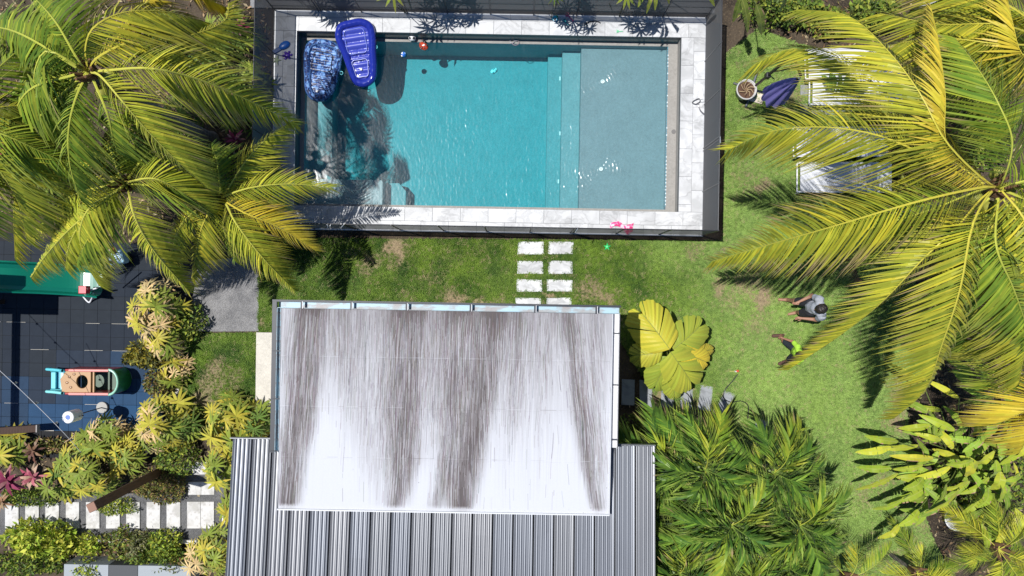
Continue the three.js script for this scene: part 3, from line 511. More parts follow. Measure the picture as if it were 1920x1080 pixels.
// --- right-hand coconut palms
{
  const crown = at(1868, 352, 5.35), raise = ([x, y, h]) => [x, y, h + 1.05 * clamp((h - 2.2) / 1.7)];
  palm('coconut_palm', 'large coconut palm with long olive fronds over the white sun loungers', crown, at(1668, 400), [
    ['olive', { len: .95, roll: .5, droop: .5, dry: .5 }, [1850, 350, 4.6], [1720, 378, 4.9], [1560, 425, 4.2], [1420, 465, 3.2], [1335, 490, 2.5]],
    ['green', { len: .75, roll: -.5, droop: .7 }, [1850, 352, 4.55], [1740, 395, 4.7], [1620, 432, 4.1], [1500, 475, 3.1]],
    ['olive', { len: .95, roll: .35, low: true }, [1845, 345, 5.3], [1738, 262, 4.8], [1640, 165, 4.0], [1563, 106, 3.5], [1480, 92, 3.0], [1412, 122, 2.5]],
    ['olive', { len: .95, roll: -.1 }, [1840, 348, 4.55], [1728, 287, 4.9], [1640, 252, 4.8], [1539, 238, 4.4], [1440, 248, 3.8], [1364, 282, 3.3]],
    ['olive', { len: .75, roll: .3 }, [1848, 340, 4.6], [1770, 260, 5.1], [1725, 175, 5.1], [1660, 90, 4.7], [1590, 30, 4.0], [1500, 18, 3.3]],
    ['gold', { len: .6, roll: 1.2 }, [1850, 340, 4.6], [1775, 270, 5.0], [1772, 180, 5.1], [1760, 80, 4.7], [1745, 10, 4.0]],
    ['green', { len: .9, roll: 0, droop: .3 }, [1880, 340, 4.6], [1898, 262, 5.1], [1870, 190, 5.2], [1835, 131, 4.9], [1790, 70, 4.3]],
    ['olive', { len: .75, roll: .2 }, [1850, 370, 4.6], [1822, 427, 5.0], [1801, 539, 4.8], [1765, 650, 4.2], [1735, 730, 3.5], [1676, 785, 2.6]],
    ['olive', { len: .56, roll: -.5, dry: .2 }, [1840, 372, 4.5], [1790, 430, 4.8], [1731, 485, 4.6], [1660, 560, 4.0], [1580, 625, 3.2], [1480, 692, 2.3]],
    ['green', { len: 1.0, roll: .2 }, [1872, 372, 4.5], [1868, 461, 4.9], [1900, 540, 4.6], [1935, 640, 3.9]],
    ['olive', { len: 1.0 }, [1880, 360, 4.6], [1925, 420, 4.8], [1935, 560, 4.3], [1910, 720, 3.4]],
    ['green', { len: .95, roll: .6 }, [1880, 350, 4.7], [1960, 330, 5.0], [2060, 320, 4.4], [2160, 330, 3.2]],
    ['green', { len: .95, roll: -.3 }, [1855, 372, 4.4], [1790, 420, 4.3], [1720, 470, 3.6], [1640, 480, 2.8]],
    ['green', { len: .95 }, [1870, 372, 4.4], [1840, 470, 4.2], [1830, 580, 3.5], [1800, 660, 2.6]],
    ['brown', { len: .5, droop: 1.1, gap: .05, dull: true, dry: .6 }, [1800, 400, 3.9], [1730, 425, 3.4], [1655, 465, 2.6], [1605, 498, 1.7], [1622, 540, 1.0]],
  ].map((q) => q[1].low ? q : q.map((v) => Array.isArray(v) ? raise(v) : v)), { n: 6, len: 2.9, e0: .7, e1: -.1, tones: ['green', 'olive'], az: [-.5, 1.6] }, { nuts: 5, bend: .5 });
  palm('coconut_palm', 'coconut palm reaching in from the upper right corner of the garden', at(2010, 90, 4.6), at(1790, 180), [
    ['green', { len: 1.0, roll: -.3, droop: .5 }, [1960, 100, 4.9], [1900, 103, 5.1], [1830, 104, 4.7], [1740, 150, 3.7]],
    ['olive', { len: .95, roll: .3 }, [1960, 85, 4.9], [1870, 82, 5.2], [1780, 72, 4.9], [1700, 78, 4.4], [1610, 108, 3.5]],
    ['olive', { len: .95, roll: .2 }, [1950, 70, 4.9], [1870, 45, 5.2], [1760, 45, 4.7], [1650, 25, 4.2]],
    ['gold', { len: .7, roll: .9 }, [1960, 110, 4.9], [1915, 100, 5.2], [1898, 40, 5.2], [1884, -30, 4.6]],
    ['green', { len: 1.0 }, [1970, 120, 4.7], [1900, 150, 4.8], [1830, 185, 4.3], [1770, 240, 3.4]],
    ['green', { len: .95, roll: .4 }, [1970, 130, 4.7], [1930, 200, 4.8], [1880, 260, 4.2]],
    ['olive', { len: .95 }, [1960, 60, 4.9], [1890, 10, 5.0], [1800, -20, 4.4], [1700, -30, 3.5]],
  ], { n: 4, len: 2.6, e0: .5, e1: 0, tones: ['green'], az: [2.6, 4.0] }, {});
  palm('coconut_palm', 'yellowing coconut palm fronds at the right border below the big palm', at(2030, 720, 3.6), at(1900, 660), [
    ['gold', { len: .7, roll: -.4 }, [1980, 730, 3.9], [1930, 765, 4.0], [1880, 790, 3.6], [1825, 800, 2.9]],
    ['olive', { len: .95 }, [1990, 700, 3.9], [1930, 660, 4.1], [1870, 640, 3.7], [1800, 660, 2.8]],
    ['olive', { len: .95 }, [2000, 690, 3.9], [1950, 610, 4.1], [1890, 560, 3.7], [1840, 540, 3.0]],
    ['gold', { len: .75, roll: .3 }, [1990, 730, 3.8], [1940, 800, 3.9], [1910, 850, 3.3]],
    ['green', { len: .95 }, [1980, 715, 3.8], [1910, 710, 3.8], [1850, 730, 3.2]],
  ], { n: 0 }, { r0: .12, r1: .09 });
}
// --- left-hand palms
seed(302);
palm('coconut_palm', 'tall coconut palm with twisted green fronds over the upper play yard corner', at(165, 135, 4.9), at(395, 262), [
  ['olive', { len: .95, roll: -.3 }, [160, 90, 5.2], [175, 52, 5.4], [228, 24, 5.2], [310, 22, 4.7], [392, 44, 3.9]],
  ['lime', { len: .75, roll: .5 }, [185, 140, 5.1], [225, 185, 5.2], [272, 240, 4.8], [330, 300, 4.2], [388, 352, 3.4]],
  ['green', { len: 1.0, roll: .9, droop: .7 }, [140, 120, 5.2], [90, 95, 5.4], [66, 130, 5.2], [70, 200, 4.7], [85, 270, 4.0], [108, 335, 3.3]],
  ['lime', { len: .75, roll: .25, dry: .4 }, [200, 132, 5.1], [280, 128, 5.3], [350, 142, 4.9], [415, 165, 4.4], [500, 205, 3.5], [556, 232, 2.8]],
  ['green', { len: 1.0 }, [145, 110, 5.2], [110, 50, 5.3], [60, -10, 4.6]],
  ['green', { len: .9, roll: -.3 }, [140, 125, 5.2], [70, 80, 5.3], [0, 52, 4.8], [-80, 60, 4.0]],
  ['green', { len: 1.0, roll: .3 }, [140, 140, 5.1], [60, 165, 5.1], [20, 230, 4.5], [-5, 330, 3.5]],
  ['olive', { len: .95 }, [180, 110, 5.2], [240, 80, 5.2], [320, 75, 4.6], [420, 40, 3.8], [430, 5, 3.4]],
  ['green', { len: .75 }, [175, 150, 5.0], [200, 210, 4.9], [215, 270, 4.3], [240, 330, 3.5]],
  ['green', { len: .95 }, [150, 155, 4.9], [120, 220, 4.7], [110, 290, 4.0], [140, 340, 3.2]],
  ['brown', { len: .5, droop: 1.0, gap: .05, dull: true, dry: .6 }, [185, 155, 4.6], [225, 185, 4.1], [250, 235, 3.3], [262, 290, 2.4]],
  ['gold', { len: .45, dry: .8, tipLen: .7 }, [330, -40, 4.2], [365, -20, 4.0], [395, 0, 3.7], [425, 15, 3.3]],
], { n: 5, len: 2.4, e0: .3, e1: -.5, tones: ['green', 'green'], az: [1.6, 4.4] }, { nuts: 6, bend: .2 });
palm('coconut_palm', 'coconut palm with pale green fronds hanging over the green slide', at(236, 345, 3.6), at(398, 388), [
  ['lime', { len: .7, roll: .5 }, [245, 340, 3.9], [290, 335, 4.0], [340, 360, 3.6], [400, 400, 2.9]],
  ['lime', { len: .7, roll: -.2 }, [225, 352, 3.9], [185, 385, 4.0], [130, 430, 3.5], [85, 480, 2.9], [58, 520, 2.3]],
  ['lime', { len: .75, roll: .3 }, [225, 355, 3.9], [172, 385, 4.1], [150, 430, 3.8], [160, 490, 3.1], [185, 535, 2.4]],
  ['lime', { len: .55, roll: -.4 }, [242, 365, 3.8], [250, 400, 3.9], [285, 465, 3.3], [355, 548, 2.3]],
  ['olive', { len: .7, roll: .2 }, [215, 335, 3.9], [130, 295, 4.1], [60, 300, 3.8], [28, 370, 3.1], [28, 485, 2.3]],
  ['green', { len: .95, roll: -.6 }, [215, 342, 3.8], [140, 318, 4.0], [70, 285, 3.7], [0, 245, 3.2], [-60, 230, 2.7]],
  ['lime', { len: .6 }, [225, 330, 3.9], [210, 290, 4.1], [205, 240, 3.7], [235, 210, 3.0]],
  ['green', { len: .7 }, [250, 345, 3.8], [310, 350, 3.8], [370, 345, 3.2], [430, 350, 2.6]],
  ['lime', { len: .6, roll: .4 }, [220, 345, 3.8], [150, 360, 3.8], [95, 395, 3.3], [60, 440, 2.6]],
  ['green', { len: .7 }, [240, 335, 3.8], [275, 290, 3.9], [330, 270, 3.4], [390, 280, 2.7]],
], { n: 7, len: 2.0, e0: .4, e1: -.5, tones: ['green', 'lime'], az: [1.8, 4.6] }, { r0: .12, r1: .09 });
palm('coconut_palm', 'low coconut palm with yellow green fronds beside the pool corner', at(412, 374, 2.5), at(492, 396), [
  ['lime', { len: .55, roll: .2 }, [420, 368, 2.8], [470, 352, 2.95], [540, 345, 2.8], [620, 352, 2.45]],
  ['lime', { len: .62, roll: -.2 }, [425, 385, 2.8], [440, 415, 3.0], [490, 480, 2.6], [552, 545, 1.7]],
  ['gold', { len: .6, roll: .4 }, [425, 380, 2.75], [460, 400, 2.9], [520, 425, 2.6], [592, 470, 2.0]],
  ['olive', { len: .62, roll: .1 }, [402, 385, 2.8], [385, 410, 2.95], [372, 450, 2.6], [360, 525, 1.9]],
  ['lime', { len: .6, roll: -.3 }, [425, 358, 2.8], [455, 310, 2.95], [500, 260, 2.6], [548, 228, 2.1]],
  ['green', { len: .6 }, [400, 365, 2.8], [365, 345, 2.9], [320, 335, 2.6], [280, 345, 2.1]],
  ['green', { len: .6 }, [412, 355, 2.8], [408, 310, 2.9], [395, 270, 2.5]],
  ['lime', { len: .55 }, [400, 380, 2.75], [360, 400, 2.8], [330, 440, 2.4], [320, 500, 1.8]],
  ['green', { len: .6, roll: .3 }, [425, 372, 2.7], [480, 375, 2.7], [530, 395, 2.3]],
  ['green', { len: .6 }, [415, 385, 2.7], [420, 430, 2.6], [440, 490, 2.0]],
], { n: 0 }, { r0: .1, r1: .08, frond: { gap: .032, width: .032 } });

palm('coconut_palm', 'coconut palm standing outside the left edge with fronds reaching in', at(-150, 235, 4.6), at(-20, 300), [
  ['green', { len: 1.0, roll: -.3 }, [-100, 230, 4.9], [0, 250, 5.0], [90, 290, 4.5], [215, 345, 3.6]],
  ['green', { len: 1.0, roll: .4 }, [-110, 210, 4.9], [-30, 150, 5.1], [40, 90, 4.6], [110, 40, 3.8]],
  ['lime', { len: .9 }, [-100, 250, 4.9], [-20, 300, 4.9], [30, 370, 4.3], [50, 450, 3.4]],
  ['olive', { len: .9, roll: .3 }, [-110, 225, 4.9], [-30, 205, 5.1], [50, 200, 4.7], [130, 230, 4.0]],
  ['green', { len: .9 }, [-120, 260, 4.8], [-60, 340, 4.7], [-20, 430, 3.9]],
], { n: 0 }, {});

// --- clump of short palms with dark ribbon leaflets beside the metal roof
seed(303);
{
  const crowns = [[1322, 880, 2.7, 'slender palm with dark twisted leaflets leaning over the metal roof'], [1452, 886, 2.7, 'slender palm with dark fronds at the lawn edge near the flagstones'], [1372, 985, 3.0, 'slender dark green palm in the middle of the clump at the bottom'], [1500, 985, 2.8, 'slender dark palm on the lawn side at the bottom of the frame'], [1275, 1075, 2.4, 'low dark palm against the metal roof corner at the bottom'], [1400, 1095, 2.6, 'dark palm cut by the bottom edge below the clump'], [1248, 872, 2.2, 'short dark palm beside the house shadow'], [1470, 1060, 2.3, 'short dark palm at the bottom between the clump and the lime palm']];
  for (const [x, y, h, label] of crowns) {
    const c = at(x, y, h), b = V(c.x * .97, 0, c.z * .97);
    palm('clumping_palm', label, c, b, [], { n: 13, len: 1.25, e0: 1.2, e1: -.05, sag: .6, tones: ['deep', 'deep', 'green', 'deep'], opt: { len: .54, width: .055, gap: .033, tilt: .55, mess: .18, droop: .45, lift: .08, curl: 1.6, tipLen: .75, start: .12, rib: .013, a0: .95, dry: .05 } }, { r0: .06, r1: .05, bend: .1, shaft: mat([.12, .17, .04], { roughness: .6 }), group: 'clumping palms beside the metal roof' });
  }
}
// --- feathery palms at the lower right
seed(304);
for (const [x, y, h, n, l, label, tone] of [[1720, 1075, 1.0, 9, 1.1, 'young feathery palm with lime fronds at the bottom of the lawn', 'lime'], [1872, 1030, 1.5, 14, 1.2, 'feathery palm with fine fronds in the lower right corner', 'lime'], [1838, 1004, .9, 9, .8, 'small feathery palm beside the white pot', 'lime'], [1590, 1085, 1.3, 8, 1.2, 'lime green palm cut by the bottom edge beside the dark clump', 'lime']]) {
  const c = at(x, y, h);
  palm('feather_palm', label, c, V(c.x, 0, c.z), [], { n, len: l, e0: 1.0, e1: .1, sag: .5, tones: [tone, 'green'], opt: { len: .34, width: .02, gap: .024, rib: .008, droop: .3, start: .2 } }, { r0: .05, r1: .04, bend: .05 });
}

// --- fan-leaved shrubs (each fan a leaf of its own)
function fanGeo(n, r, spread, w, droop, col) {
  const L = new Leafer();
  for (let i = 0; i < n; i++) {
    const a = -spread / 2 + spread * i / (n - 1) + rnd(-.08, .08), d = V(Math.cos(a), rnd(.05, .3), Math.sin(a)).normalize(), s = V(-Math.sin(a), rnd(-.3, .3), Math.cos(a)), l = r * rnd(.8, 1.08) * (1 - .15 * Math.abs(a / spread)), A = [], B = [], C = [], c = vary(col, .22);
    for (let j = 0; j <= 3; j++) { const g = j / 3, p = d.clone().multiplyScalar(l * g).addScaledVector(DOWN, l * droop * g * g), ww = w * [.25, .9, .85, .1][j] * .5; A.push(p.clone().addScaledVector(s, -ww)); B.push(p.clone().addScaledVector(s, ww)); C.push(j === 3 ? mixc(c, [.4, .3, .14], .5) : c); }
    L.strip(A, B, C);
  }
  return L.geo();
}
seed(305);
const FAN = {
  yellow: [0, 1, 2].map((i) => fanGeo(9 + i, .3, 4.6, .05, .3, [.46, .4, .04])),
  green: [0, 1, 2].map((i) => fanGeo(9 + i, .3, 4.6, .048, .3, [.22, .28, .03])),
  tan: [0, 1, 2].map((i) => fanGeo(10, .28, 4.8, .04, .35, [.6, .43, .2])),
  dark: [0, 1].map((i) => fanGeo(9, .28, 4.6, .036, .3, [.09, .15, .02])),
};
function fanShrub(label, px, py, r, h, n, mix, size = 1, group = 'fan leaved shrubs in the lower beds') {
  const base = at(px, py, h * .7); base.y = 0; const t = thing('fan_shrub', label, 'shrub', base, 0, group), stems = [], R2 = r / 90;
  n = Math.ceil(n * .72); size *= 1.12;
  for (let i = 0; i < n; i++) {
    const a = i * 2.39996 + rnd(-.5, .5), q = Math.sqrt((i + .5) / n), rr = R2 * q * rnd(.75, 1.2), y = h * (1 - .65 * q * q) * rnd(.55, 1.2), kind = mix[Math.floor(rnd(0, mix.length))], G = FAN[kind], g = G[Math.floor(rnd(0, G.length))];
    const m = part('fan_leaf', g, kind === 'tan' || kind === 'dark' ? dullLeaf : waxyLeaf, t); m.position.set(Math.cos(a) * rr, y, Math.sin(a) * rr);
    m.rotation.set(0, -a + rnd(-.5, .5), -.15 - .55 * q + rnd(-.3, .3), 'YXZ'); m.scale.setScalar(size * rnd(.75, 1.15));
    if (i % 3 === 0) stems.push(rod(V(Math.cos(a) * rr * .4, 0, Math.sin(a) * rr * .4), m.position.clone().add(V(0, -.01, 0)), .009, 5));
  }
  part('stem', stems, mat([.1, .09, .05], { roughness: 1 }), t);
  return t;
}
fanShrub('bushy fan shrub with dried tan leaves beside the gravel square', 285, 585, 52, 1.0, 44, ['tan', 'tan', 'yellow', 'green', 'tan']);
fanShrub('fan shrub with bright yellow tips above the plastic climber', 300, 632, 46, .8, 26, ['yellow', 'green', 'tan']);
fanShrub('golden fan shrub at the lower right corner of the play tiles', 292, 800, 50, 1.1, 46, ['yellow', 'yellow', 'green', 'tan']);
fanShrub('dense yellow green fan shrub behind the wooden post', 160, 878, 58, 1.0, 52, ['green', 'yellow', 'green']);
fanShrub('small fan shrub topped with withered leaves under the lamp', 195, 812, 30, .7, 20, ['tan', 'green', 'yellow']);
fanShrub('golden fan shrub between the side lawn and the metal roof', 424, 800, 46, 1.1, 40, ['yellow', 'green', 'yellow']);
fanShrub('green fan shrub against the left end of the metal roof', 420, 880, 40, 1.0, 32, ['green', 'yellow', 'green']);
fanShrub('yellow fan shrub at the foot of the metal roof beside the kerb', 404, 1040, 44, .8, 30, ['yellow', 'green']);
fanShrub('fan shrub peeking from under the roof corner beside the concrete pad', 490, 792, 26, .9, 14, ['green', 'dark']);
fanShrub('fan shrub at the left edge beside the dark crossbar', 8, 850, 30, .7, 18, ['green', 'yellow']);
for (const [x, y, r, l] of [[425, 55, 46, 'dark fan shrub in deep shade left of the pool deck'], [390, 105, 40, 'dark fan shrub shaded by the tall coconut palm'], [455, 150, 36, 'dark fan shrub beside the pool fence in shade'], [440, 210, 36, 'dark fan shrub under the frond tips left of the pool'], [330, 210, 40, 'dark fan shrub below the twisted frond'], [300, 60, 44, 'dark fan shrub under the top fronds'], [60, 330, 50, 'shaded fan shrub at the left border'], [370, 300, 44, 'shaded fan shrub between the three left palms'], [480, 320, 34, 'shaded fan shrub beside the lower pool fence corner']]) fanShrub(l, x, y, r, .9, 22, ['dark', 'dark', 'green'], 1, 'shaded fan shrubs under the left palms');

for (const [x, y, r, h, n, mx, l] of [[238, 850, 34, .7, 22, ['green', 'yellow', 'dark'], 'fan shrub between the withered one and the golden corner shrub'], [110, 905, 30, .6, 18, ['green', 'dark', 'yellow'], 'small fan shrub between the pink cordyline and the dense shrub'], [345, 800, 26, .8, 16, ['dark', 'green'], 'shaded fan shrub right of the golden corner shrub'], [372, 1050, 28, .6, 14, ['yellow', 'tan'], 'thin yellow fan shrub left of the kerb end'], [430, 960, 16, .6, 10, ['green', 'yellow'], 'narrow fan shrub tucked under the metal roof edge'], [455, 815, 30, .9, 18, ['yellow', 'green'], 'fan shrub touching the metal roof corner'], [318, 700, 26, .5, 14, ['yellow', 'tan', 'green'], 'small fan shrub by the pale timber edging']]) fanShrub(l, x, y, r, h, n, mx);
for (const [wx, wz, l] of [[-2.35, -6.1, 'fan leaved shrub leaning over the upper deck left of centre'], [-1.75, -6.2, 'second fan leaved shrub leaning over the upper deck'], [.75, -6.1, 'fan leaved shrub leaning over the upper deck near the bucket'], [2.3, -6.1, 'fan leaved shrub leaning over the upper deck right of the rake'], [-4.6, -6.2, 'fan leaved shrub leaning over the upper left deck corner']]) { const t = fanShrub(l, 0, 0, 34, 2.2, 15, ['green', 'dark'], 1, 'fan shrubs behind the upper pool fence'); t.position.set(wx, 0, wz); for (const c of t.children) if (c.name === 'fan_leaf') c.position.y = Math.max(c.position.y, 1.6); }

// --- rosettes of strap leaves: red cordylines
function rosette(label, px, py, h, n, len, cols, name = 'cordyline') {
  const b = at(px, py, h); b.y = 0; const t = thing(name, label, 'plant', b);
  part('stem', cyl(.02, .015, h, 6), mat([.12, .09, .06], { roughness: 1 }), t);
  for (let i = 0; i < n; i++) {
    const a = i * 2.4 + rnd(-.2, .2), e = lerp(1.1, .05, i / n), L = new Leafer(), A = [], B = [], C = [], l = len * rnd(.75, 1.1), c = vary(cols[Math.floor(rnd(0, cols.length))], .25), d = V(Math.cos(a) * Math.cos(e), Math.sin(e), Math.sin(a) * Math.cos(e)), s = V(-Math.sin(a), 0, Math.cos(a));
    for (let j = 0; j <= 5; j++) { const g = j / 5, p = V(0, h, 0).addScaledVector(d, l * g).addScaledVector(DOWN, l * .5 * g * g), w = len * .19 * Math.sin(PI * Math.pow(.08 + .92 * g, .8)) * .5; A.push(p.clone().addScaledVector(s, -w)); B.push(p.clone().addScaledVector(s, w)); C.push(c); }
    L.strip(A, B, C); part('strap_leaf', L.geo(), waxyLeaf, t);
  }
}
seed(306);
const RED = [[.22, .02, .06], [.3, .04, .1], [.12, .015, .035], [.34, .16, .16]], PINK = [[.4, .12, .14], [.5, .33, .22], [.3, .05, .09]];
rosette('red cordyline with broad crimson leaves at the left edge', 14, 902, .6, 18, .48, RED);
rosette('pink and cream striped cordyline beside the crimson one', 62, 895, .5, 18, .4, PINK);
rosette('brown withered cordyline along the edge of the play tiles', 60, 845, .35, 14, .34, [[.2, .1, .05], [.3, .18, .1], [.14, .06, .04]]);
rosette('dark red cordyline in shade beside the upper pool fence', 446, 52, .6, 14, .3, RED);
rosette('dark red cordyline in shade left of the pool deck', 440, 262, .6, 14, .3, RED);
rosette('small red cordyline under the hanging left fronds', 12, 290, .7, 12, .3, [[.35, .12, .02], [.3, .04, .04]]);
rosette('tan dried rosette at the bottom left kerb', 4, 940, .25, 12, .3, [[.4, .27, .14], [.35, .2, .1]]);

// --- small-leaved shrubs and ground cover
function leafBall(label, px, py, rx, rz, h, n, cols, size, name = 'shrub', group) {
  const b = at(px, py, h * .5); b.y = 0; const t = thing(name, label, 'shrub', b, 0, group), L = new Leafer(), RX = rx / 88, RZ = rz / 88, tw = [];
  for (let i = 0; i < n; i++) {
    const a = rnd(0, 6.283), q = Math.sqrt(rnd()), lump = .75 + .5 * noise(Math.cos(a) * 2 + 5 + px, Math.sin(a) * 2 + 5, 7), x = Math.cos(a) * RX * q * lump, z = Math.sin(a) * RZ * q * lump, y = h * Math.sqrt(1 - Math.min(1, q * q) * .85) * rnd(.45, 1) * (.7 + .6 * noise(x * 5 + px, z * 5, 8)), p = V(x, y, z);
    const d = V(rnd(-1, 1), rnd(-.2, .6), rnd(-1, 1)).normalize(), s = V(rnd(-1, 1), rnd(-.5, .5), rnd(-1, 1)).cross(d).normalize(), l = size * rnd(.6, 1.3), w = l * .24, c = vary(cols[Math.floor(rnd(0, cols.length))], .3);
    const e = p.clone().addScaledVector(d, l), m = p.clone().addScaledVector(d, l * .45).addScaledVector(UP, l * .06);
    L.tri(p, m.clone().addScaledVector(s, w), e, c, c, c); L.tri(p, e, m.clone().addScaledVector(s, -w), c, c, c);
    if (i % 90 === 0) tw.push(rod(V(x * .2, 0, z * .2), p, .006, 4));
  }
  part('crown', L.geo(), waxyLeaf, t); part('stem', tw, mat([.1, .08, .05], { roughness: 1 }), t); return t;
}
seed(307);
const GR = [[.17, .25, .025], [.09, .16, .018], [.3, .34, .04]], OLV = [[.17, .19, .03], [.3, .26, .05], [.24, .14, .06], [.1, .13, .025]], LM = [[.42, .48, .04], [.28, .4, .03], [.5, .5, .06]];
leafBall('low olive ground cover mound between the wooden post and the path', 300, 912, 60, 34, .4, 2300, OLV, .06);
leafBall('bright ground cover spilling onto the paving slabs under the post', 215, 950, 42, 16, .3, 900, [...GR, ...LM], .06);
leafBall('dark green ground cover along the upper edge of the path at left', 60, 930, 60, 18, .3, 1200, GR, .07);
leafBall('dark green shrub mass under the golden fan shrub', 330, 850, 44, 40, .5, 1300, GR, .08);
leafBall('lime fern like shrub at the lower left corner', 80, 1012, 66, 34, .7, 1500, LM, .13);
leafBall('dark leafy shrub at the bottom left edge', 55, 1058, 90, 22, .45, 1200, GR, .09);
leafBall('olive leafy shrub below the kerb with lime shoots', 232, 1020, 40, 30, .45, 1100, [...GR, ...OLV], .08);
leafBall('pale silvery shrub in the bottom hedge', 262, 1022, 30, 24, .5, 800, [[.24, .24, .1], [.3, .28, .14], [.15, .17, .05]], .06);
leafBall('bright green bushy shrub in the bottom hedge beside the wall', 305, 1022, 34, 26, .5, 1000, [...GR, ...LM], .09);
leafBall('small lime shrub right of the lime fern', 165, 1022, 26, 22, .4, 600, LM, .08);
leafBall('brown and green litter shrub along the play tiles edge', 100, 838, 70, 14, .3, 900, OLV, .09);
leafBall('shrub with yellow leaves along the right edge of the play tiles', 268, 668, 44, 22, .55, 800, [[.34, .28, .02], [.16, .16, .02], [.1, .11, .03]], .11);
leafBall('dry leafy shrub at the corner beside the plastic climber', 300, 720, 34, 30, .45, 700, OLV, .09);
leafBall('dark shrub in the shadow beside the gravel square', 345, 605, 40, 40, .5, 1000, GR, .09);
leafBall('lime leafed shrub at the top right corner beside the ride on toy', 1835, 30, 50, 22, .9, 800, [...LM, [.36, .3, .04]], .14);
leafBall('green shrub below the ride on toy at the top', 1760, 40, 60, 20, .7, 700, GR, .13);
leafBall('dark undergrowth behind the right coconut palm', 1830, 470, 70, 60, .6, 1300, GR, .12);
leafBall('dark undergrowth at the right border', 1850, 250, 60, 70, .5, 1200, GR, .12);
leafBall('dark undergrowth behind the upper right banana leaves', 1440, 20, 60, 30, .5, 900, GR, .1);
leafBall('green undergrowth below the upper right banana plant', 1500, 22, 46, 26, .6, 800, GR, .12);
leafBall('olive undergrowth at the top edge right of the banana plant', 1560, 40, 50, 26, .5, 800, [...GR, ...OLV], .12);
leafBall('leafy green shrub at the top edge under the palm fronds', 1640, 25, 50, 30, .7, 900, GR, .13);
leafBall('low green shrub under the right palm crown', 1700, 330, 50, 60, .4, 900, [...GR, ...OLV], .12);
leafBall('low green shrub beside the fallen brown frond', 1690, 450, 40, 40, .35, 700, [...GR, ...OLV], .1);
leafBall('low dark hedge beside the house in shadow', 1215, 800, 50, 34, .4, 1000, GR, .07);
leafBall('leafy green shrub draped over the bottom wall at left', 165, 1066, 40, 14, .6, 600, [...GR, ...LM], .09);
leafBall('olive shrub draped over the dark bottom wall cap', 330, 1058, 44, 14, .55, 600, [...OLV, ...GR], .08);
leafBall('leafy shrub between the kerb and the bottom wall', 285, 1044, 60, 16, .5, 900, GR, .08);
leafBall('dark undergrowth under the heliconia clump', 1840, 900, 90, 80, .35, 1600, GR, .12);

// --- broad paddle leaves: bananas and heliconias
function paddleGeo(P, w, col, o = {}) {
  const c = new THREE.CatmullRomCurve3(P), S = 14, L = new Leafer(), edge = mixc(col, [.36, .32, .06], o.yellow ?? .25), mid = mixc(col, [.42, .42, .12], .55), tears = o.tears ?? .12;
  let prev = null, wob = rnd(0, 9);
  for (let i = 0; i <= S; i++) {
    const s = i / S, p = c.getPointAt(s), t = c.getTangentAt(s), sd = t.clone().cross(UP).normalize(); sd.applyAxisAngle(t, o.roll ?? 0); const nr = sd.clone().cross(t), ww = w * Math.pow(Math.sin(PI * clamp(.03 + s * .97)), .62) * (1 - .25 * s) * (i === S ? 0 : 1), r = .006 * (1 - s) + .002;
    const f = .18 + .1 * Math.sin(s * 9 + wob), a = p.clone().addScaledVector(sd, -ww).addScaledVector(nr, ww * (f + .12 * Math.sin(s * 21 + wob))), b = p.clone().addScaledVector(sd, ww).addScaledVector(nr, ww * (f + .12 * Math.sin(s * 19 + 2 + wob)));
    const row = [a, p.clone().addScaledVector(sd, -r).addScaledVector(nr, r * .3), p.clone().addScaledVector(sd, r).addScaledVector(nr, r * .3), b];
    if (prev) { const tl = rnd() < tears, tr = rnd() < tears, sh = .35;
      const pa = tl ? prev[0].clone().lerp(row[0], sh) : prev[0], pb = tr ? prev[3].clone().lerp(row[3], sh) : prev[3];
      L.quad(pa, prev[1], row[1], row[0], vary(col, .07), vary(col, .07)); L.quad(prev[1], prev[2], row[2], row[1], mid, mid); L.quad(prev[2], pb, row[3], row[2], vary(col, .07), vary(col, .07));
      if (rnd() < (o.dry ?? .12)) { const q = row[0].clone().lerp(row[1], .25), q0 = pa.clone().lerp(prev[1], .25), n2 = nr.clone().multiplyScalar(.003); L.quad(pa.clone().add(n2), q0.add(n2), q.add(n2), row[0].clone().add(n2), [.45, .3, .18], [.4, .24, .13]); } }
    prev = row;
  }
  return L.geo();
}
function paddlePlant(name, label, root, leaves, o = {}) {
  const t = thing(name, label, 'plant', root.clone().setY(0), 0, o.group), off = t.position, stemMat = mat([.17, .22, .05], { roughness: .6 });
  for (const [b, m, e, w, col] of leaves) {
    const B = b.clone().sub(off), Mm = m.clone().sub(off), E = e.clone().sub(off), lf = part('paddle_leaf', paddleGeo([B, Mm, E], w, col, { roll: rnd(-.5, .5), ...o }), waxyLeaf, t);
    part('petiole', tube([V(rnd(-.1, .1) + B.x * .25, 0, rnd(-.1, .1) + B.z * .25), V(B.x * .7, B.y * .65, B.z * .7), B], .011, 8, 5), stemMat, lf);
  }
  return t;
}
seed(308);
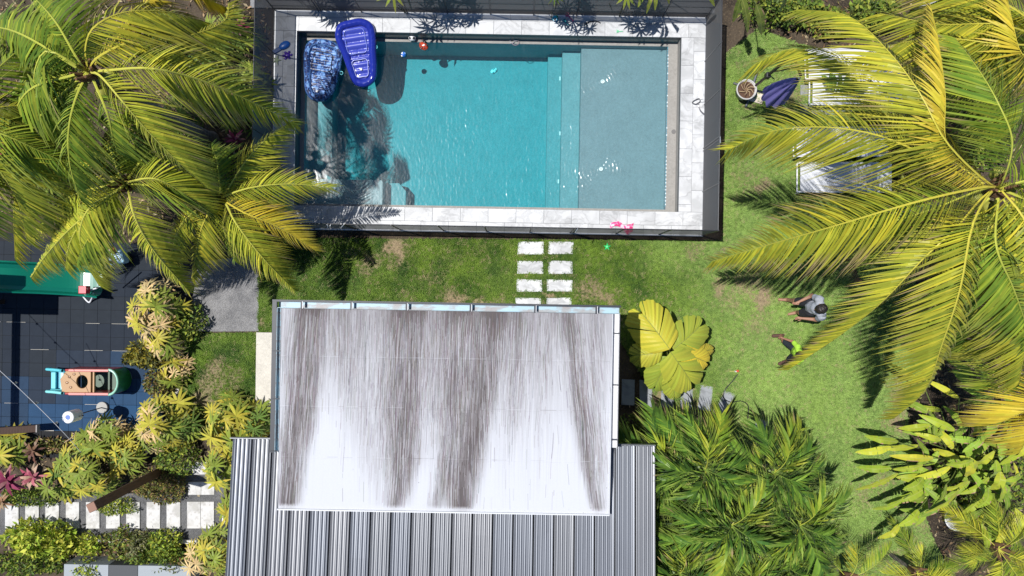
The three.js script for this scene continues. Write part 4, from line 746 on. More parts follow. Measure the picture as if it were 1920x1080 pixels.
{
  const col = () => [vary([.36, .42, .026], .12), vary([.52, .52, .035], .12), vary([.27, .37, .022], .12)][Math.floor(rnd(0, 3))];
  const Z = (x, y) => [1560 + .426 * x, 620 + .426 * y];
  // tip -> base in the survey
  const listA = [[230, 135, 400, 235], [410, 215, 560, 300], [290, 430, 430, 415], [380, 368, 540, 440], [140, 462, 290, 490], [100, 535, 260, 512], [190, 515, 380, 505], [250, 550, 445, 560], [105, 600, 262, 605], [265, 610, 400, 590], [100, 700, 290, 628], [280, 645, 400, 640], [310, 700, 400, 650], [175, 785, 315, 740], [230, 760, 420, 690], [200, 915, 300, 850], [290, 860, 380, 790], [405, 805, 560, 700], [360, 450, 480, 480], [455, 430, 530, 520], [490, 330, 570, 430], [370, 330, 480, 350], [440, 520, 560, 560], [350, 650, 520, 600]];
  const listB = [[540, 830, 680, 690], [560, 720, 690, 645], [690, 650, 720, 570], [600, 590, 715, 530], [500, 590, 620, 570], [480, 700, 600, 660], [560, 550, 640, 600], [590, 640, 600, 560], [640, 780, 690, 690], [700, 700, 740, 620], [730, 760, 740, 650]];
  const listC = [[735, 590, 835, 500], [785, 690, 800, 580], [690, 840, 760, 780], [670, 1000, 660, 850], [690, 990, 690, 860], [720, 930, 740, 850], [845, 880, 800, 780], [830, 620, 760, 660], [810, 560, 845, 470], [610, 460, 640, 400], [760, 900, 790, 800]];
  const listD = [[500, 70, 610, 130], [530, 170, 600, 250], [600, 60, 640, 190], [640, 140, 660, 260], [500, 120, 620, 200], [560, 240, 690, 300], [680, 180, 700, 300], [600, 300, 720, 330], [520, 20, 600, 90]];
  const make = (name, label, root, list, c, h0, h1, w, o) => paddlePlant(name, label, root, list.map(([tx, ty, bx, by]) => { const hb = rnd(h0, h1), ht = hb * rnd(.7, 1.05), b = at(...Z(bx, by), hb), e = at(...Z(tx, ty), ht), m = b.clone().lerp(e, .5); m.y += .12; return [b, m, e, w * rnd(.8, 1.2), c()]; }), o);
  make('heliconia', 'heliconia clump with long lime paddle leaves reaching over the lawn', at(1800, 865), listA, col, .8, 1.5, .085, {});
  make('heliconia', 'heliconia with bright upright paddle leaves above the white pot', at(1850, 900), listB, col, 1.0, 1.7, .1, {});
  make('heliconia', 'heliconia with curled lime leaves at the right border', at(1885, 900), listC, col, .9, 1.5, .09, {});
  make('heliconia', 'heliconia with broad green leaves under the hanging palm frond', at(1830, 720), listD, () => vary([.22, .34, .03], .2), 1.0, 1.8, .11, { yellow: .1 });
  const rl = []; for (let i = 0; i < 62; i++) { const a = rnd(1.9, 4.6), x = rnd(400, 800), y = rnd(330, 820), l = rnd(90, 170); rl.push([x + Math.cos(a) * l, y + Math.sin(a) * l, x, y]); }
  make('heliconia', 'inner heliconia leaves crowding the middle of the bright clump', at(1825, 860), rl, () => vary([.24, .35, .03], .25), .5, 1.1, .08, { dry: .3 });
  const bl = [[1402, 62, 1388, -12, .09], [1374, 42, 1392, -20, .08], [1428, 66, 1418, 8, .1], [1462, 24, 1478, -30, .08], [1445, 10, 1440, -40, .09]].map(([tx, ty, bx, by, w]) => { const b = at(bx, by, 1.9), e = at(tx, ty, 1.1), m = b.clone().lerp(e, .5); m.y += .1; return [b, m, e, w, vary([.22, .27, .04], .15)]; });
  paddlePlant('banana_plant', 'banana plant with torn yellowing leaves hanging beside the upper fence corner', at(1415, -20), bl, { tears: .3, dry: .35 });
  const nl = [[1212, 26, 1222, -18], [1196, 14, 1210, -20], [1228, 20, 1226, -22], [1340, 12, 1310, -20], [1255, 8, 1240, -25]].map(([tx, ty, bx, by]) => { const b = at(bx, by, 1.6), e = at(tx, ty, 1.35), m = b.clone().lerp(e, .5); m.y += .12; return [b, m, e, .05, vary([.26, .3, .035], .15)]; });
  paddlePlant('banana_plant', 'lime leaves poking over the top pool fence', at(1225, -30), nl, {});
  const ml = []; for (let i = 0; i < 7; i++) { const b = at(1555 + i * 7, 170, .45), a = -2.2 + i * .35, e = b.clone().add(V(Math.cos(a) * .35, .05, Math.sin(a) * .35 - .05)), m = b.clone().lerp(e, .5).add(V(0, .1, 0)); ml.push([b, m, e, .07, vary([.08, .17, .02], .15)]); }
  paddlePlant('leafy_plant', 'broad leaved green plant standing between the white loungers', at(1575, 172), ml, { yellow: 0 });
  const kl = []; for (let i = 0; i < 6; i++) { const b = at(1757, 195, .7), a = i * 1.05, e = b.clone().add(V(Math.cos(a) * .26, .0, Math.sin(a) * .26)), m = b.clone().lerp(e, .5).add(V(0, .08, 0)); kl.push([b, m, e, .1, vary([.14, .26, .03], .15)]); }
  paddlePlant('leafy_plant', 'bright broad leaved plant seen between the right palm fronds', at(1757, 195), kl, { yellow: 0 });
  const el = []; for (let i = 0; i < 9; i++) { const b = at(1790 + (i % 3) * 25, 22 + (i % 2) * 10, .7), a = i * .8 + 2, e = b.clone().add(V(Math.cos(a) * .5, .15, Math.sin(a) * .5)), m = b.clone().lerp(e, .5).add(V(0, .12, 0)); el.push([b, m, e, .06, vary([.24, .3, .04], .2)]); }
  paddlePlant('leafy_plant', 'lime strap leaved plant at the top edge beside the ride on toy', at(1800, 25), el, {});
}

// --- the big pleated-leaf palm on the lawn
seed(309);
{
  const c0 = at(1254, 657, .95), t = thing('pleated_palm', 'small palm with eight broad pleated yellow green leaves beside the house', 'palm tree', V(at(1256, 655, .5).x, 0, at(1256, 655, .5).z)), off = t.position;
  const spec = [[1198, 578, 1.35, .36, [0.53, 0.48, 0.039], 1256, 655, 1.15], [1182, 668, 1.2, .34, [0.44, 0.43, 0.039], 1242, 660, 1.05], [1322, 606, 1.2, .34, [0.32, 0.37, 0.036], 1262, 655, 1.0], [1262, 598, .95, .26, [0.26, 0.32, 0.033], 1254, 645, .9], [1332, 682, 1.05, .3, [0.63, 0.50, 0.039], 1280, 660, .95], [1304, 726, 1.15, .36, [0.39, 0.42, 0.039], 1257, 660, 1.1], [1226, 735, .95, .3, [0.28, 0.35, 0.034], 1252, 668, .95], [1268, 757, .9, .22, [0.35, 0.40, 0.039], 1260, 680, .95], [1345, 655, .8, .2, [0.53, 0.43, 0.039], 1300, 660, .8]];
  const stemMat = mat([.25, .28, .06], { roughness: .6 });
  for (const [tx, ty, th, hw, col, bx, by, bh] of spec) {
    const b = at(bx, by, bh).sub(off), e = at(tx, ty, th - .28).sub(off), d = e.clone().sub(b), l = d.length(); d.normalize(); const sd = d.clone().cross(UP).normalize(), nr = sd.clone().cross(d), L = new Leafer(), N = 22, S = 8;
    for (const k of [-1, 1]) {
      let prev = null;
      for (let i = 0; i <= N; i++) {           // side veins leave the midrib at an angle; each pair makes a pleat
        const s = i / N, o = b.clone().addScaledVector(d, l * s * .86).addScaledVector(nr, -.18 * l * s * s + .1 * l * s), a = lerp(1.25, .28, s), ln = hw * l * (1.6 * Math.pow(Math.sin(PI * clamp(.14 + s * .8)), .7)) * rnd(.94, 1.04), v = d.clone().multiplyScalar(Math.cos(a)).addScaledVector(sd, k * Math.sin(a)), row = [];
        for (let j = 0; j <= S; j++) { const g = j / S; row.push(o.clone().addScaledVector(v, ln * g).addScaledVector(nr, (i % 2 ? .008 : -.008) * g * (1.2 - .4 * g) + .1 * ln * g - .42 * ln * g * g)); }
        if (prev) { const cc = vary(col, .12); if (!(i > 4 && i < N - 1 && rnd() < .09)) for (let j = 0; j < S; j++) L.quad(prev[j], prev[j + 1], row[j + 1], row[j], cc, cc); else for (let j = 0; j < S; j++) { const q = prev[j + 1].clone().lerp(row[j + 1], .7 - .55 * j / S), p2 = prev[j].clone().lerp(row[j], .7 - .55 * Math.max(0, j - 1) / S); L.quad(prev[j], prev[j + 1], q, p2, cc, cc); } }
        prev = row;
      }
    }
    const lf = part('pleated_leaf', L.geo(), waxyLeaf, t);
    part('midrib', tube([b.clone().addScaledVector(nr, .006), b.clone().addScaledVector(d, l * .45).addScaledVector(nr, .01 + l * (.1 * .52 - .18 * .27)), b.clone().addScaledVector(d, l * .84).addScaledVector(nr, .006 + l * (.1 * .97 - .18 * .95))], .007, 10, 5), stemMat, lf);
    part('petiole', tube([V(0, .1, 0), b.clone().multiplyScalar(.5).setY(b.y * .6), b], .014, 8, 6), stemMat, lf);
  }
  part('trunk', trunkGeo(V(0, -.02, 0), V(0, .4, 0), .07, .05, 0), bark, t);
}

// --- fallen leaves on the bare soil of the beds
{
  seed(310);
  const beds = [poly([[-150, -60], [505, -60], [505, 430], [480, 470], [370, 470], [-150, 420]]), poly([[-150, 832], [275, 835], [330, 640], [350, 640], [348, 800], [430, 850], [420, 930], [-150, 930]]), poly([[-150, 1015], [425, 1015], [425, 1060], [-150, 1060]]), poly([[1360, -60], [2050, -60], [2050, 1120], [1770, 1120], [1700, 760], [1725, 690], [1705, 420], [1600, 190], [1420, 55]]), poly([[1165, 760], [1240, 765], [1400, 780], [1500, 1120], [1240, 1120], [1165, 830]])];
  const L = new Leafer(), w = [1, 1, 1]; L.tri(V(-.05, .004, 0), V(.0, .012, .018), V(.055, .006, 0), w, w, w); L.tri(V(-.05, .004, 0), V(.055, .006, 0), V(.0, .01, -.018), w, w, w);
  const spots = []; for (let i = 0; i < 26000; i++) { const x = rnd(-13, 13), z = rnd(-7, 7.2); if (beds.some((b) => inside(x, z, b))) spots.push([x, z]); }
  const im = new THREE.InstancedMesh(L.geo(), mat([1, 1, 1], { roughness: .95 }), spots.length), M = new THREE.Matrix4(), e = new THREE.Euler(), q = new THREE.Quaternion();
  spots.forEach(([x, z], i) => { e.set(rnd(-.5, .5), rnd(0, 6.28), rnd(-.5, .5)); q.setFromEuler(e); const s = rnd(.5, 1.4); M.compose(V(x, -.01 + rnd(0, .02), z), q, V(s, s, s * rnd(.6, 1.3))); im.setMatrixAt(i, M); const c = [[.2, .12, .06], [.32, .22, .12], [.1, .06, .035], [.42, .33, .2], [.14, .15, .04]][Math.floor(rnd(0, 5))]; im.setColorAt(i, rgb(...vary(c, .3))); });
  im.name = 'fallen_leaves'; im.userData = { kind: 'stuff', label: 'brown fallen leaves littering the garden beds', category: 'leaves' }; im.castShadow = im.receiveShadow = true; scene.add(im);
}

// =====================================================================
// OBJECTS
// =====================================================================
const gloss = (c, r = .3, o = {}) => mat(c, { roughness: r, clearcoat: .3, clearcoatRoughness: .2, ...o });
const BLACK = gloss([.012, .012, .013], .4), WHITE = gloss([.78, .78, .78], .35), REDP = gloss([.5, .03, .03], .35), CYAN = gloss([.12, .55, .62], .35), TEAL = gloss([.03, .32, .36], .35), GREENP = gloss([.03, .36, .1], .35), PINK2 = gloss([.85, .1, .28], .5), BLUEP = gloss([.02, .16, .6], .35), PURPLE = gloss([.1, .03, .42], .4), ORANGE = gloss([.5, .24, .06], .45);
const woodTex = tex(256, 256, (u, v) => { const n = fbm(u * 24, v * 3, 4, 401, 3), g = noise(u * 90, v * 6, 402); return mixc([.07, .035, .022], [.19, .1, .06], n * .7 + g * .3); });
const wood = mat([1, 1, 1], { map: woodTex, roughness: .8 }), darkWood = mat([.4, .42, .45], { map: woodTex, roughness: .85 });

// ---- pool floats
function float(label, outline, h, matRim, matDeck, o) {
  const P = poly(outline, h), c = P.reduce((a, p) => a.add(p), V(0, 0, 0)).multiplyScalar(1 / P.length), t = thing('pool_float', label, 'pool float', c.clone().setY(h - .1));
  const R = .085, loc = P.map((p) => V(p.x - c.x, 0, p.z - c.z)), L0 = loc.map((p) => { const l = p.length(); return p.clone().multiplyScalar((l - R) / l); });
  const rimC = new THREE.CatmullRomCurve3(L0.map((p) => V(p.x, .1, p.z)), true, 'centripetal', .5), rg = new THREE.TubeGeometry(rimC, 120, R, 12, true);
  { const p = rg.attributes.position; for (let i = 0; i < p.count; i++) { const a = Math.atan2(p.getZ(i), p.getX(i)), w = 1 + .05 * Math.sin(a * 34); p.setY(i, .1 + (p.getY(i) - .1) * w); } rg.computeVertexNormals(); planarUV(rg, 1); }
  part('rim', rg, matRim, t);
  const pts = rimC.getPoints(90), N = 26, pos = [], uv = [], idx = [], ax = o.axis, ay = V(-ax.z, 0, ax.x);
  pos.push(0, .1, 0); uv.push(0, 0);
  for (let k = 1; k <= N; k++) for (let i = 0; i < 90; i++) { const q = pts[i], f = k / N, x = q.x * f, z = q.z * f, s = x * ax.x + z * ax.z, w = x * ay.x + z * ay.z, edge = smooth(1, .8, f); const rib = s > o.split ? Math.abs(Math.sin((s - o.split) * o.freq)) : Math.abs(Math.sin(s * o.freq * .8 + .4)); const cut = 1 - .9 * smooth(.03, 0, Math.abs(s - o.split)); pos.push(x, .075 + edge * (.02 + .034 * rib) * cut + (s < o.split ? .015 : 0), z); uv.push(x, z); }
  for (let i = 0; i < 90; i++) { idx.push(0, 1 + (i + 1) % 90, 1 + i); for (let k = 1; k < N; k++) { const a = 1 + (k - 1) * 90 + i, b = 1 + (k - 1) * 90 + (i + 1) % 90; idx.push(a, b, a + 90, b, b + 90, a + 90); } }
  const dg = new THREE.BufferGeometry(); dg.setAttribute('position', new THREE.Float32BufferAttribute(pos, 3)); dg.setAttribute('uv', new THREE.Float32BufferAttribute(uv, 2)); dg.setIndex(idx); dg.computeVertexNormals(); part('deck', dg, matDeck, t);
  // welded outlines of the back cushion and of the foot panel
  for (const [s0, s1, w0, w1, m] of o.seams) { const q = [[s0, w0], [s0, -w0], [s1, -w1], [s1, w1]].map(([s, w]) => V(ax.x * s + ay.x * w, .146, ax.z * s + ay.z * w)), e = []; for (let i = 0; i < 4; i++) { const a = q[i], b = q[(i + 1) % 4]; e.push(a.clone().lerp(b, .12), a.clone().lerp(b, .5), a.clone().lerp(b, .88)); } part('seam', new THREE.TubeGeometry(new THREE.CatmullRomCurve3(e, true), 60, .009, 6, true), m, t); }
  const hp = V(o.handle[0] - c.x, .1, o.handle[1] - c.z); part('handle', new THREE.TorusGeometry(.035, .009, 8, 16).rotateX(PI / 2).translate(hp.x, .1, hp.z), CYAN, t);
  t.rotateOnWorldAxis(V(-ax.z, 0, ax.x).negate(), -(o.lean ?? 0));
  part('valve', cyl(.03, .025, .012, 12, ax.x * o.valve, .15, ax.z * o.valve), WHITE, t);
  return t;
}
{
  const camo = tex(512, 512, (u, v) => { const x = u * 12, y = v * 12, n = fbm(x + 1.5 * fbm(x, y, 3, 411, 12), y + 1.5 * fbm(x, y, 3, 412, 12), 4, 413), m = noise(x * 3, y * 3, 414, 36); let c = [.006, .016, .075]; if (n > .5) c = [.02, .07, .27]; if (n > .6 || (m > .8 && n > .45)) c = [.16, .32, .62]; if (n < .36 && m > .6) c = [.035, .13, .4]; return c; });
  camo.repeat.set(1.3, 1.3);
  const cm = gloss([1, 1, 1], .5, { map: camo, clearcoat: .12 }), bl = gloss([.016, .03, .3], .22), deckBl = gloss([.05, .07, .42], .25), seamL = gloss([.16, .22, .65], .3), seamD = gloss([.005, .012, .05], .4);
  const ax1 = at(612, 90, -.15).sub(at(597, 180, -.15)).normalize().multiplyScalar(-1), e1 = at(643, 140, -.15), ax2 = at(665, 45, -.15).sub(at(682, 155, -.15)).normalize().multiplyScalar(-1), e2 = at(706, 92, -.15);
  float('dark navy patterned inflatable lounger floating in the pool corner', [[573, 92], [582, 76], [603, 73], [630, 80], [642, 92], [641, 115], [633, 152], [622, 178], [606, 190], [588, 189], [576, 176], [571, 145], [570, 115]], -.13, cm, cm, { axis: ax1, split: .12, freq: 34, seams: [[-.36, .06, .2, .22, seamD]], handle: [e1.x - .03, e1.z - .03], valve: .52 });
  float('plain royal blue inflatable lounger resting half on the pool deck edge', [[631, 62], [637, 46], [656, 39], [682, 36], [698, 44], [704, 64], [705, 95], [703, 128], [697, 150], [680, 159], [664, 155], [653, 132], [642, 104], [634, 80]], .06, bl, deckBl, { axis: ax2, lean: -.26, split: .1, freq: 24, seams: [[-.44, .06, .22, .21, seamL], [.2, .56, .18, .13, gloss([.4, .45, .85], .3)]], handle: [e2.x + .02, e2.z], valve: .4 });
}
// ---- balls and small toys about the pool
{
  const s = thing('soccer_ball', 'small white and black ball on the pool ledge', 'ball', at(774, 73, LEDGE).add(V(0, .085, 0)));
  part('ball', new THREE.IcosahedronGeometry(.085, 4), WHITE, s);
  const ico = new THREE.IcosahedronGeometry(1, 0).attributes.position, seen = new Set();
  for (let i = 0; i < ico.count; i++) { const v = V(ico.getX(i), ico.getY(i), ico.getZ(i)).applyAxisAngle(V(1, 0, 0), .5), k = v.toArray().map((x) => x.toFixed(2)).join(); if (seen.has(k)) continue; seen.add(k); const g = new THREE.CylinderGeometry(.028, .032, .012, 5); g.applyQuaternion(new THREE.Quaternion().setFromUnitVectors(UP, v.clone().normalize())); g.translate(v.x * .081, v.y * .081, v.z * .081); part('patch', g, BLACK, s); }
  const l = thing('ladybird_ball', 'red ladybird shaped toy floating beside the small white ball', 'toy', at(795, 88, WATER).add(V(0, .05, 0)), -.6);
  part('body', ball(.1, 0, 0, 0, 1.15, .8, .85), gloss([.5, .06, .025], .25), l); part('head', ball(.05, -.02, .03, -.075, 1, .8, .8), BLACK, l); for (const [x, z] of [[.05, .03], [.06, -.035], [-.05, .03], [0, .06]]) part('spot', ball(.02, x, .062, z, 1, .5, 1, 10), BLACK, l); part('spot', ball(.022, .01, .074, -.01, 1, .4, 1, 10), WHITE, l);
  const b = thing('play_ball', 'little blue and white ball floating near the royal blue lounger', 'ball', at(757, 103, WATER).add(V(0, .03, 0)));
  part('ball', ball(.06), BLUEP, b); part('patch', ball(.03, -.015, .042, -.01, 1, .5, 1, 12), WHITE, b); part('patch', ball(.022, -.03, .028, .038, 1, .6, 1, 12), WHITE, b); part('patch', ball(.02, .035, .04, -.015, 1, .5, 1, 12), gloss([.2, .4, .8]), b);
  const f = thing('turtle_toy', 'pale aqua toy lying on the pool floor', 'toy', at(926, 133, FLOOR).add(V(0, .02, 0)), .6);
  part('body', [ball(.07, 0, 0, 0, 1.3, .4, .8)], gloss([.75, .85, .85]), f); for (const [x, z] of [[.04, .03], [-.04, .03], [0, -.03], [.03, -.03]]) part('spot', ball(.018, x, .025, z, 1, .4, 1, 8), TEAL, f);
  const g = thing('swim_goggles', 'grey swim goggles lying on the upper pool ledge', 'goggles', at(964, 76, LEDGE).add(V(0, .03, 0)), .5);
  for (const x of [-.05, .05]) part('lens', [new THREE.TorusGeometry(.045, .01, 8, 18).rotateX(PI / 2).translate(x, 0, 0)], gloss([.35, .33, .36]), g); part('strap', tube([V(-.09, 0, .01), V(-.04, .0, .11), V(.05, 0, .12), V(.09, 0, .01)], .008, 20, 6), gloss([.3, .22, .26]), g);
  const y = DECK.top;
  const fish = thing('scoop_toy', 'blue plastic sand scoop in shade on the left deck', 'toy', at(528, 89, y), .55);
  part('scoop', [ball(.13, .08, .03, 0, 1, .3, .62)], BLUEP, fish); part('handle', [rbox(.22, .025, .09, .012, -.12, .02, .01)], gloss([.01, .08, .3]), fish);
  const star = thing('crab_mould', 'purple crab shaped sand mould on the left deck', 'toy', at(539, 104, y), .4);
  part('body', [ball(.055, 0, .02, 0, 1.2, .5, 1)], PURPLE, star); for (let i = 0; i < 6; i++) { const a = i * 1.047 + .3; part('claw', [ball(.024, Math.cos(a) * .085, .015, Math.sin(a) * .075, 1.4, .6, 1, 10)], PURPLE, star); }
  const sf = thing('starfish_mould', 'pale green starfish sand mould on the left deck', 'toy', at(519, 113, y)), ss = new THREE.Shape(); for (let i = 0; i < 10; i++) { const a = i * PI / 5, r = i % 2 ? .03 : .1; ss[i ? 'lineTo' : 'moveTo'](Math.cos(a) * r, Math.sin(a) * r); }
  const starGeo = (k, d) => new THREE.ExtrudeGeometry(ss, { depth: d, bevelEnabled: true, bevelSize: .006, bevelThickness: .006, bevelSegments: 2 }).scale(k, k, 1).rotateX(-PI / 2).translate(0, .006, 0);
  part('body', starGeo(1, .015), gloss([.3, .38, .2]), sf);
  const gs = thing('star_mould', 'bright green star shaped toy on the lawn below the fence', 'toy', at(1138, 463, .03), .3); part('body', starGeo(.85, .03), gloss([.03, .6, .15]), gs); part('grip', ball(.03, 0, .045, 0, 1, .7, 1, 12), gloss([.1, .75, .25]), gs);
  const bucket = thing('toy_bucket', 'cyan toy bucket on the upper deck edge', 'toy', at(1040, 37, y)); part('bucket', new THREE.LatheGeometry([[.035, 0], [.05, .08], [.056, .08], [.056, .09], [.046, .09], [.03, .01]].map(([a, c]) => new THREE.Vector2(a, c)), 20), gloss([.02, .5, .7]), bucket); part('handle', tube([V(-.05, .08, 0), V(0, .1, .06), V(.05, .08, 0)], .005, 16, 6), WHITE, bucket); part('ball', ball(.035, .04, .03, -.05, 1, 1, 1, 12), GREENP, bucket);
  const wand = thing('toy_wand', 'pink toy wand with round ends in the fence shadow on the upper deck', 'toy', at(1068, 33, y), -.8); part('stick', rod(V(-.06, .02, 0), V(.09, .02, 0), .01), PINK2, wand); part('ring', new THREE.TorusGeometry(.032, .012, 8, 18).rotateX(PI / 2).translate(-.085, .02, 0), PINK2, wand); part('knob', ball(.02, .1, .02, 0, 1, 1, 1, 10), PINK2, wand);
  const teal = thing('toy_spade', 'teal toy spade beside the cyan bucket', 'toy', at(1060, 41, y), -.9); part('blade', rbox(.08, .012, .06, .006, -.03, .012, 0), TEAL, teal); part('handle', rbox(.1, .014, .018, .006, .05, .012, 0), TEAL, teal);
  const dino = thing('toy_rake', 'small mint green toy rake on the upper deck', 'toy', at(1160, 59, y)); part('handle', rod(V(0, .012, 0), V(.09, .012, 0), .007), gloss([.2, .75, .4]), dino); for (const z of [-.03, 0, .03]) part('prong', rod(V(0, .012, z * .4), V(-.05, .012, z), .007), gloss([.2, .75, .4]), dino);
  single('garden_hose', 'short black hose arc lying on the upper deck', 'hose', tube([at(1096, 46, y + .012), at(1106, 41, y + .012), at(1118, 40, y + .012), at(1126, 43, y + .012)], .012, 24, 6), BLACK);
  const mask = thing('snorkel_mask', 'grey diving mask with snorkel on the right deck', 'mask', at(1306, 190, y)), q = (a, b) => at(a, b, y).sub(at(1306, 190, y));
  part('frame', new THREE.TubeGeometry(new THREE.CatmullRomCurve3([q(1297, 193), q(1303, 188), q(1310, 186), q(1312, 190), q(1308, 194), q(1303, 196)].map((p) => p.setY(.04)), true), 40, .01, 6, true), gloss([.12, .12, .13]), mask); part('snorkel', tube([q(1309, 194), q(1310, 200), q(1313, 208), q(1320, 215)].map((p) => p.setY(.02)), .014, 20, 8), gloss([.1, .1, .12]), mask); part('band', tube([q(1309.5, 198), q(1310, 201)].map((p) => p.setY(.02)), .016, 4, 8), WHITE, mask); part('strap', tube([q(1311, 188), q(1317, 186), q(1319, 191), q(1312, 192)].map((p) => p.setY(.02)), .006, 16, 5), gloss([.6, .62, .64]), mask);
  // crumpled pink towel
  const G = new THREE.PlaneGeometry(.5, .16, 36, 14); G.rotateX(-PI / 2); { const p = G.attributes.position; for (let i = 0; i < p.count; i++) { const x = p.getX(i), z = p.getZ(i); p.setY(i, .012 + .1 * fbm(x * 9 + 3, z * 9, 3, 421) * smooth(.26, .1, Math.abs(x))); p.setX(i, x + .05 * (noise(x * 12, z * 12, 422) - .5)); p.setZ(i, z * (.6 + .9 * noise(x * 7, 1, 423)) + .05 * Math.sin(x * 14)); } G.computeVertexNormals(); planarUV(G); }
  const towelTex = tex(128, 128, (u, v) => { const n = fbm(u * 5, v * 5, 3, 424, 5); return n > .55 ? [.85, .6, .68] : n > .45 ? [.85, .2, .4] : [.7, .05, .2]; }); towelTex.repeat.set(3, 3);
  single('towel', 'crumpled pink and white towel against the lower pool fence', 'towel', G, mat([1, 1, 1], { map: towelTex, roughness: .9 }), at(1166, 425, y), -.1);
  const hook = thing('fence_hook', 'pair of white hooks on the lower pool fence', 'hook', at(617, 424, DECK.top + 1.2).setY(DECK.top + 1.2)); for (const x of [-.025, .025]) part('hook', tube([V(x, .0, .03), V(x, .02, -.01), V(x * 1.6, .02, -.03)], .008, 8, 6), WHITE, hook);
}
// ---- play yard
{
  // green slide with raised sides
  const t = thing('slide', 'green plastic slide under the hanging palm fronds', 'slide'), A = [at(192, 530, .22), at(150, 526, .25), at(90, 522, .5), at(20, 519, .85), at(-90, 514, 1.25)], cv = new THREE.CatmullRomCurve3(A), prof = [[-.33, .2], [-.3, .21], [-.26, .06], [-.18, 0], [.18, 0], [.26, .06], [.3, .21], [.33, .2]], L = new Leafer(), W = [1, 1, 1]; let prev = null;
  for (let i = 0; i <= 40; i++) { const p = cv.getPointAt(i / 40), row = prof.map(([a, b]) => p.clone().add(V(0, b, a))); if (prev) for (let k = 0; k + 1 < row.length; k++) L.quad(prev[k], prev[k + 1], row[k + 1], row[k], W, W); prev = row; }
  const sg = L.geo(); sg.deleteAttribute('color'); part('chute', mergeVertices(sg, .002), gloss([.005, .17, .11], .22), t); t.children[0].geometry.computeVertexNormals();
  for (const [a, z] of [[.12, -.3], [.12, .3]]) { const p = cv.getPointAt(a); part('leg', cyl(.03, .03, p.y, 8, p.x, 0, p.z + z * .7), gloss([.01, .12, .08]), t); }
  // play tower and swing beam mostly outside the frame; they throw the broad shadow on the tiles
  const w = thing('play_tower', 'wooden play tower with swing beam at the left edge', 'play tower');
  part('roof', [rbox(1.9, .05, .78, .01, -11.66, 2.0, .2)], gloss([.01, .12, .09], .5), w);
  for (const [x, z] of [[-12.5, -.1], [-12.5, .5], [-11.2, -.1], [-11.2, .5]]) part('post', box(x - .045, x + .045, 0, 1.98, z - .045, z + .045), darkWood, w);
  part('platform', rbox(1.5, .06, .7, .01, -11.85, 1.1, .2), darkWood, w);
  part('beam', box(-11.76, -11.62, 2.1, 2.24, .5, 3.35), darkWood, w);
  const e = at(36, 818); part('leg', rod(V(-11.69, 2.1, 3.3), V(e.x, 0, e.z), .05, 6), darkWood, w); part('leg', rod(V(-11.69, 2.1, 3.3), V(-12.6, 0, 3.4), .05, 6), darkWood, w);
  const a = at(-60, 812, .45), b = at(70, 803, .45), d = b.clone().sub(a), cb = rbox(d.length(), .09, .15, .01); cb.rotateY(-Math.atan2(d.z, d.x)); cb.translate((a.x + b.x) / 2, .45, (a.z + b.z) / 2); part('crossbar', planarUV(cb, 2), darkWood, w); part('end_cap', rbox(.03, .1, .16, .006, b.x + .01, .45, b.z), mat([.3, .27, .25]), w);
  // string lights
  const cord = (label, P, m) => { const s = thing('string_light', label, 'string light'), c = new THREE.CatmullRomCurve3(P); part('cord', new THREE.TubeGeometry(c, 60, .006, 5), m, s); for (let i = 1; i < 6; i++) { const p = c.getPointAt(i / 6); part('socket', cyl(.016, .016, .05, 8, p.x, p.y - .05, p.z), BLACK, s); part('bulb', ball(.022, p.x, p.y - .07, p.z, 1, 1.2, 1, 10), gloss([.7, .68, .6], .1), s); } };
  cord('pale string light cord slanting across the play tiles', [at(-60, 640, 2.3), at(50, 742, 1.75), at(120, 812, 1.3), at(152, 848, .7)], mat([.6, .6, .6]));
  cord('dark string light cord hung above the left edge of the play tiles', [V(-12.6, 2.3, -.6), V(-11.3, 2.35, .75), V(-10.7, 2.2, 1.3), V(-9.9, 2.3, 2.05)], BLACK);
}
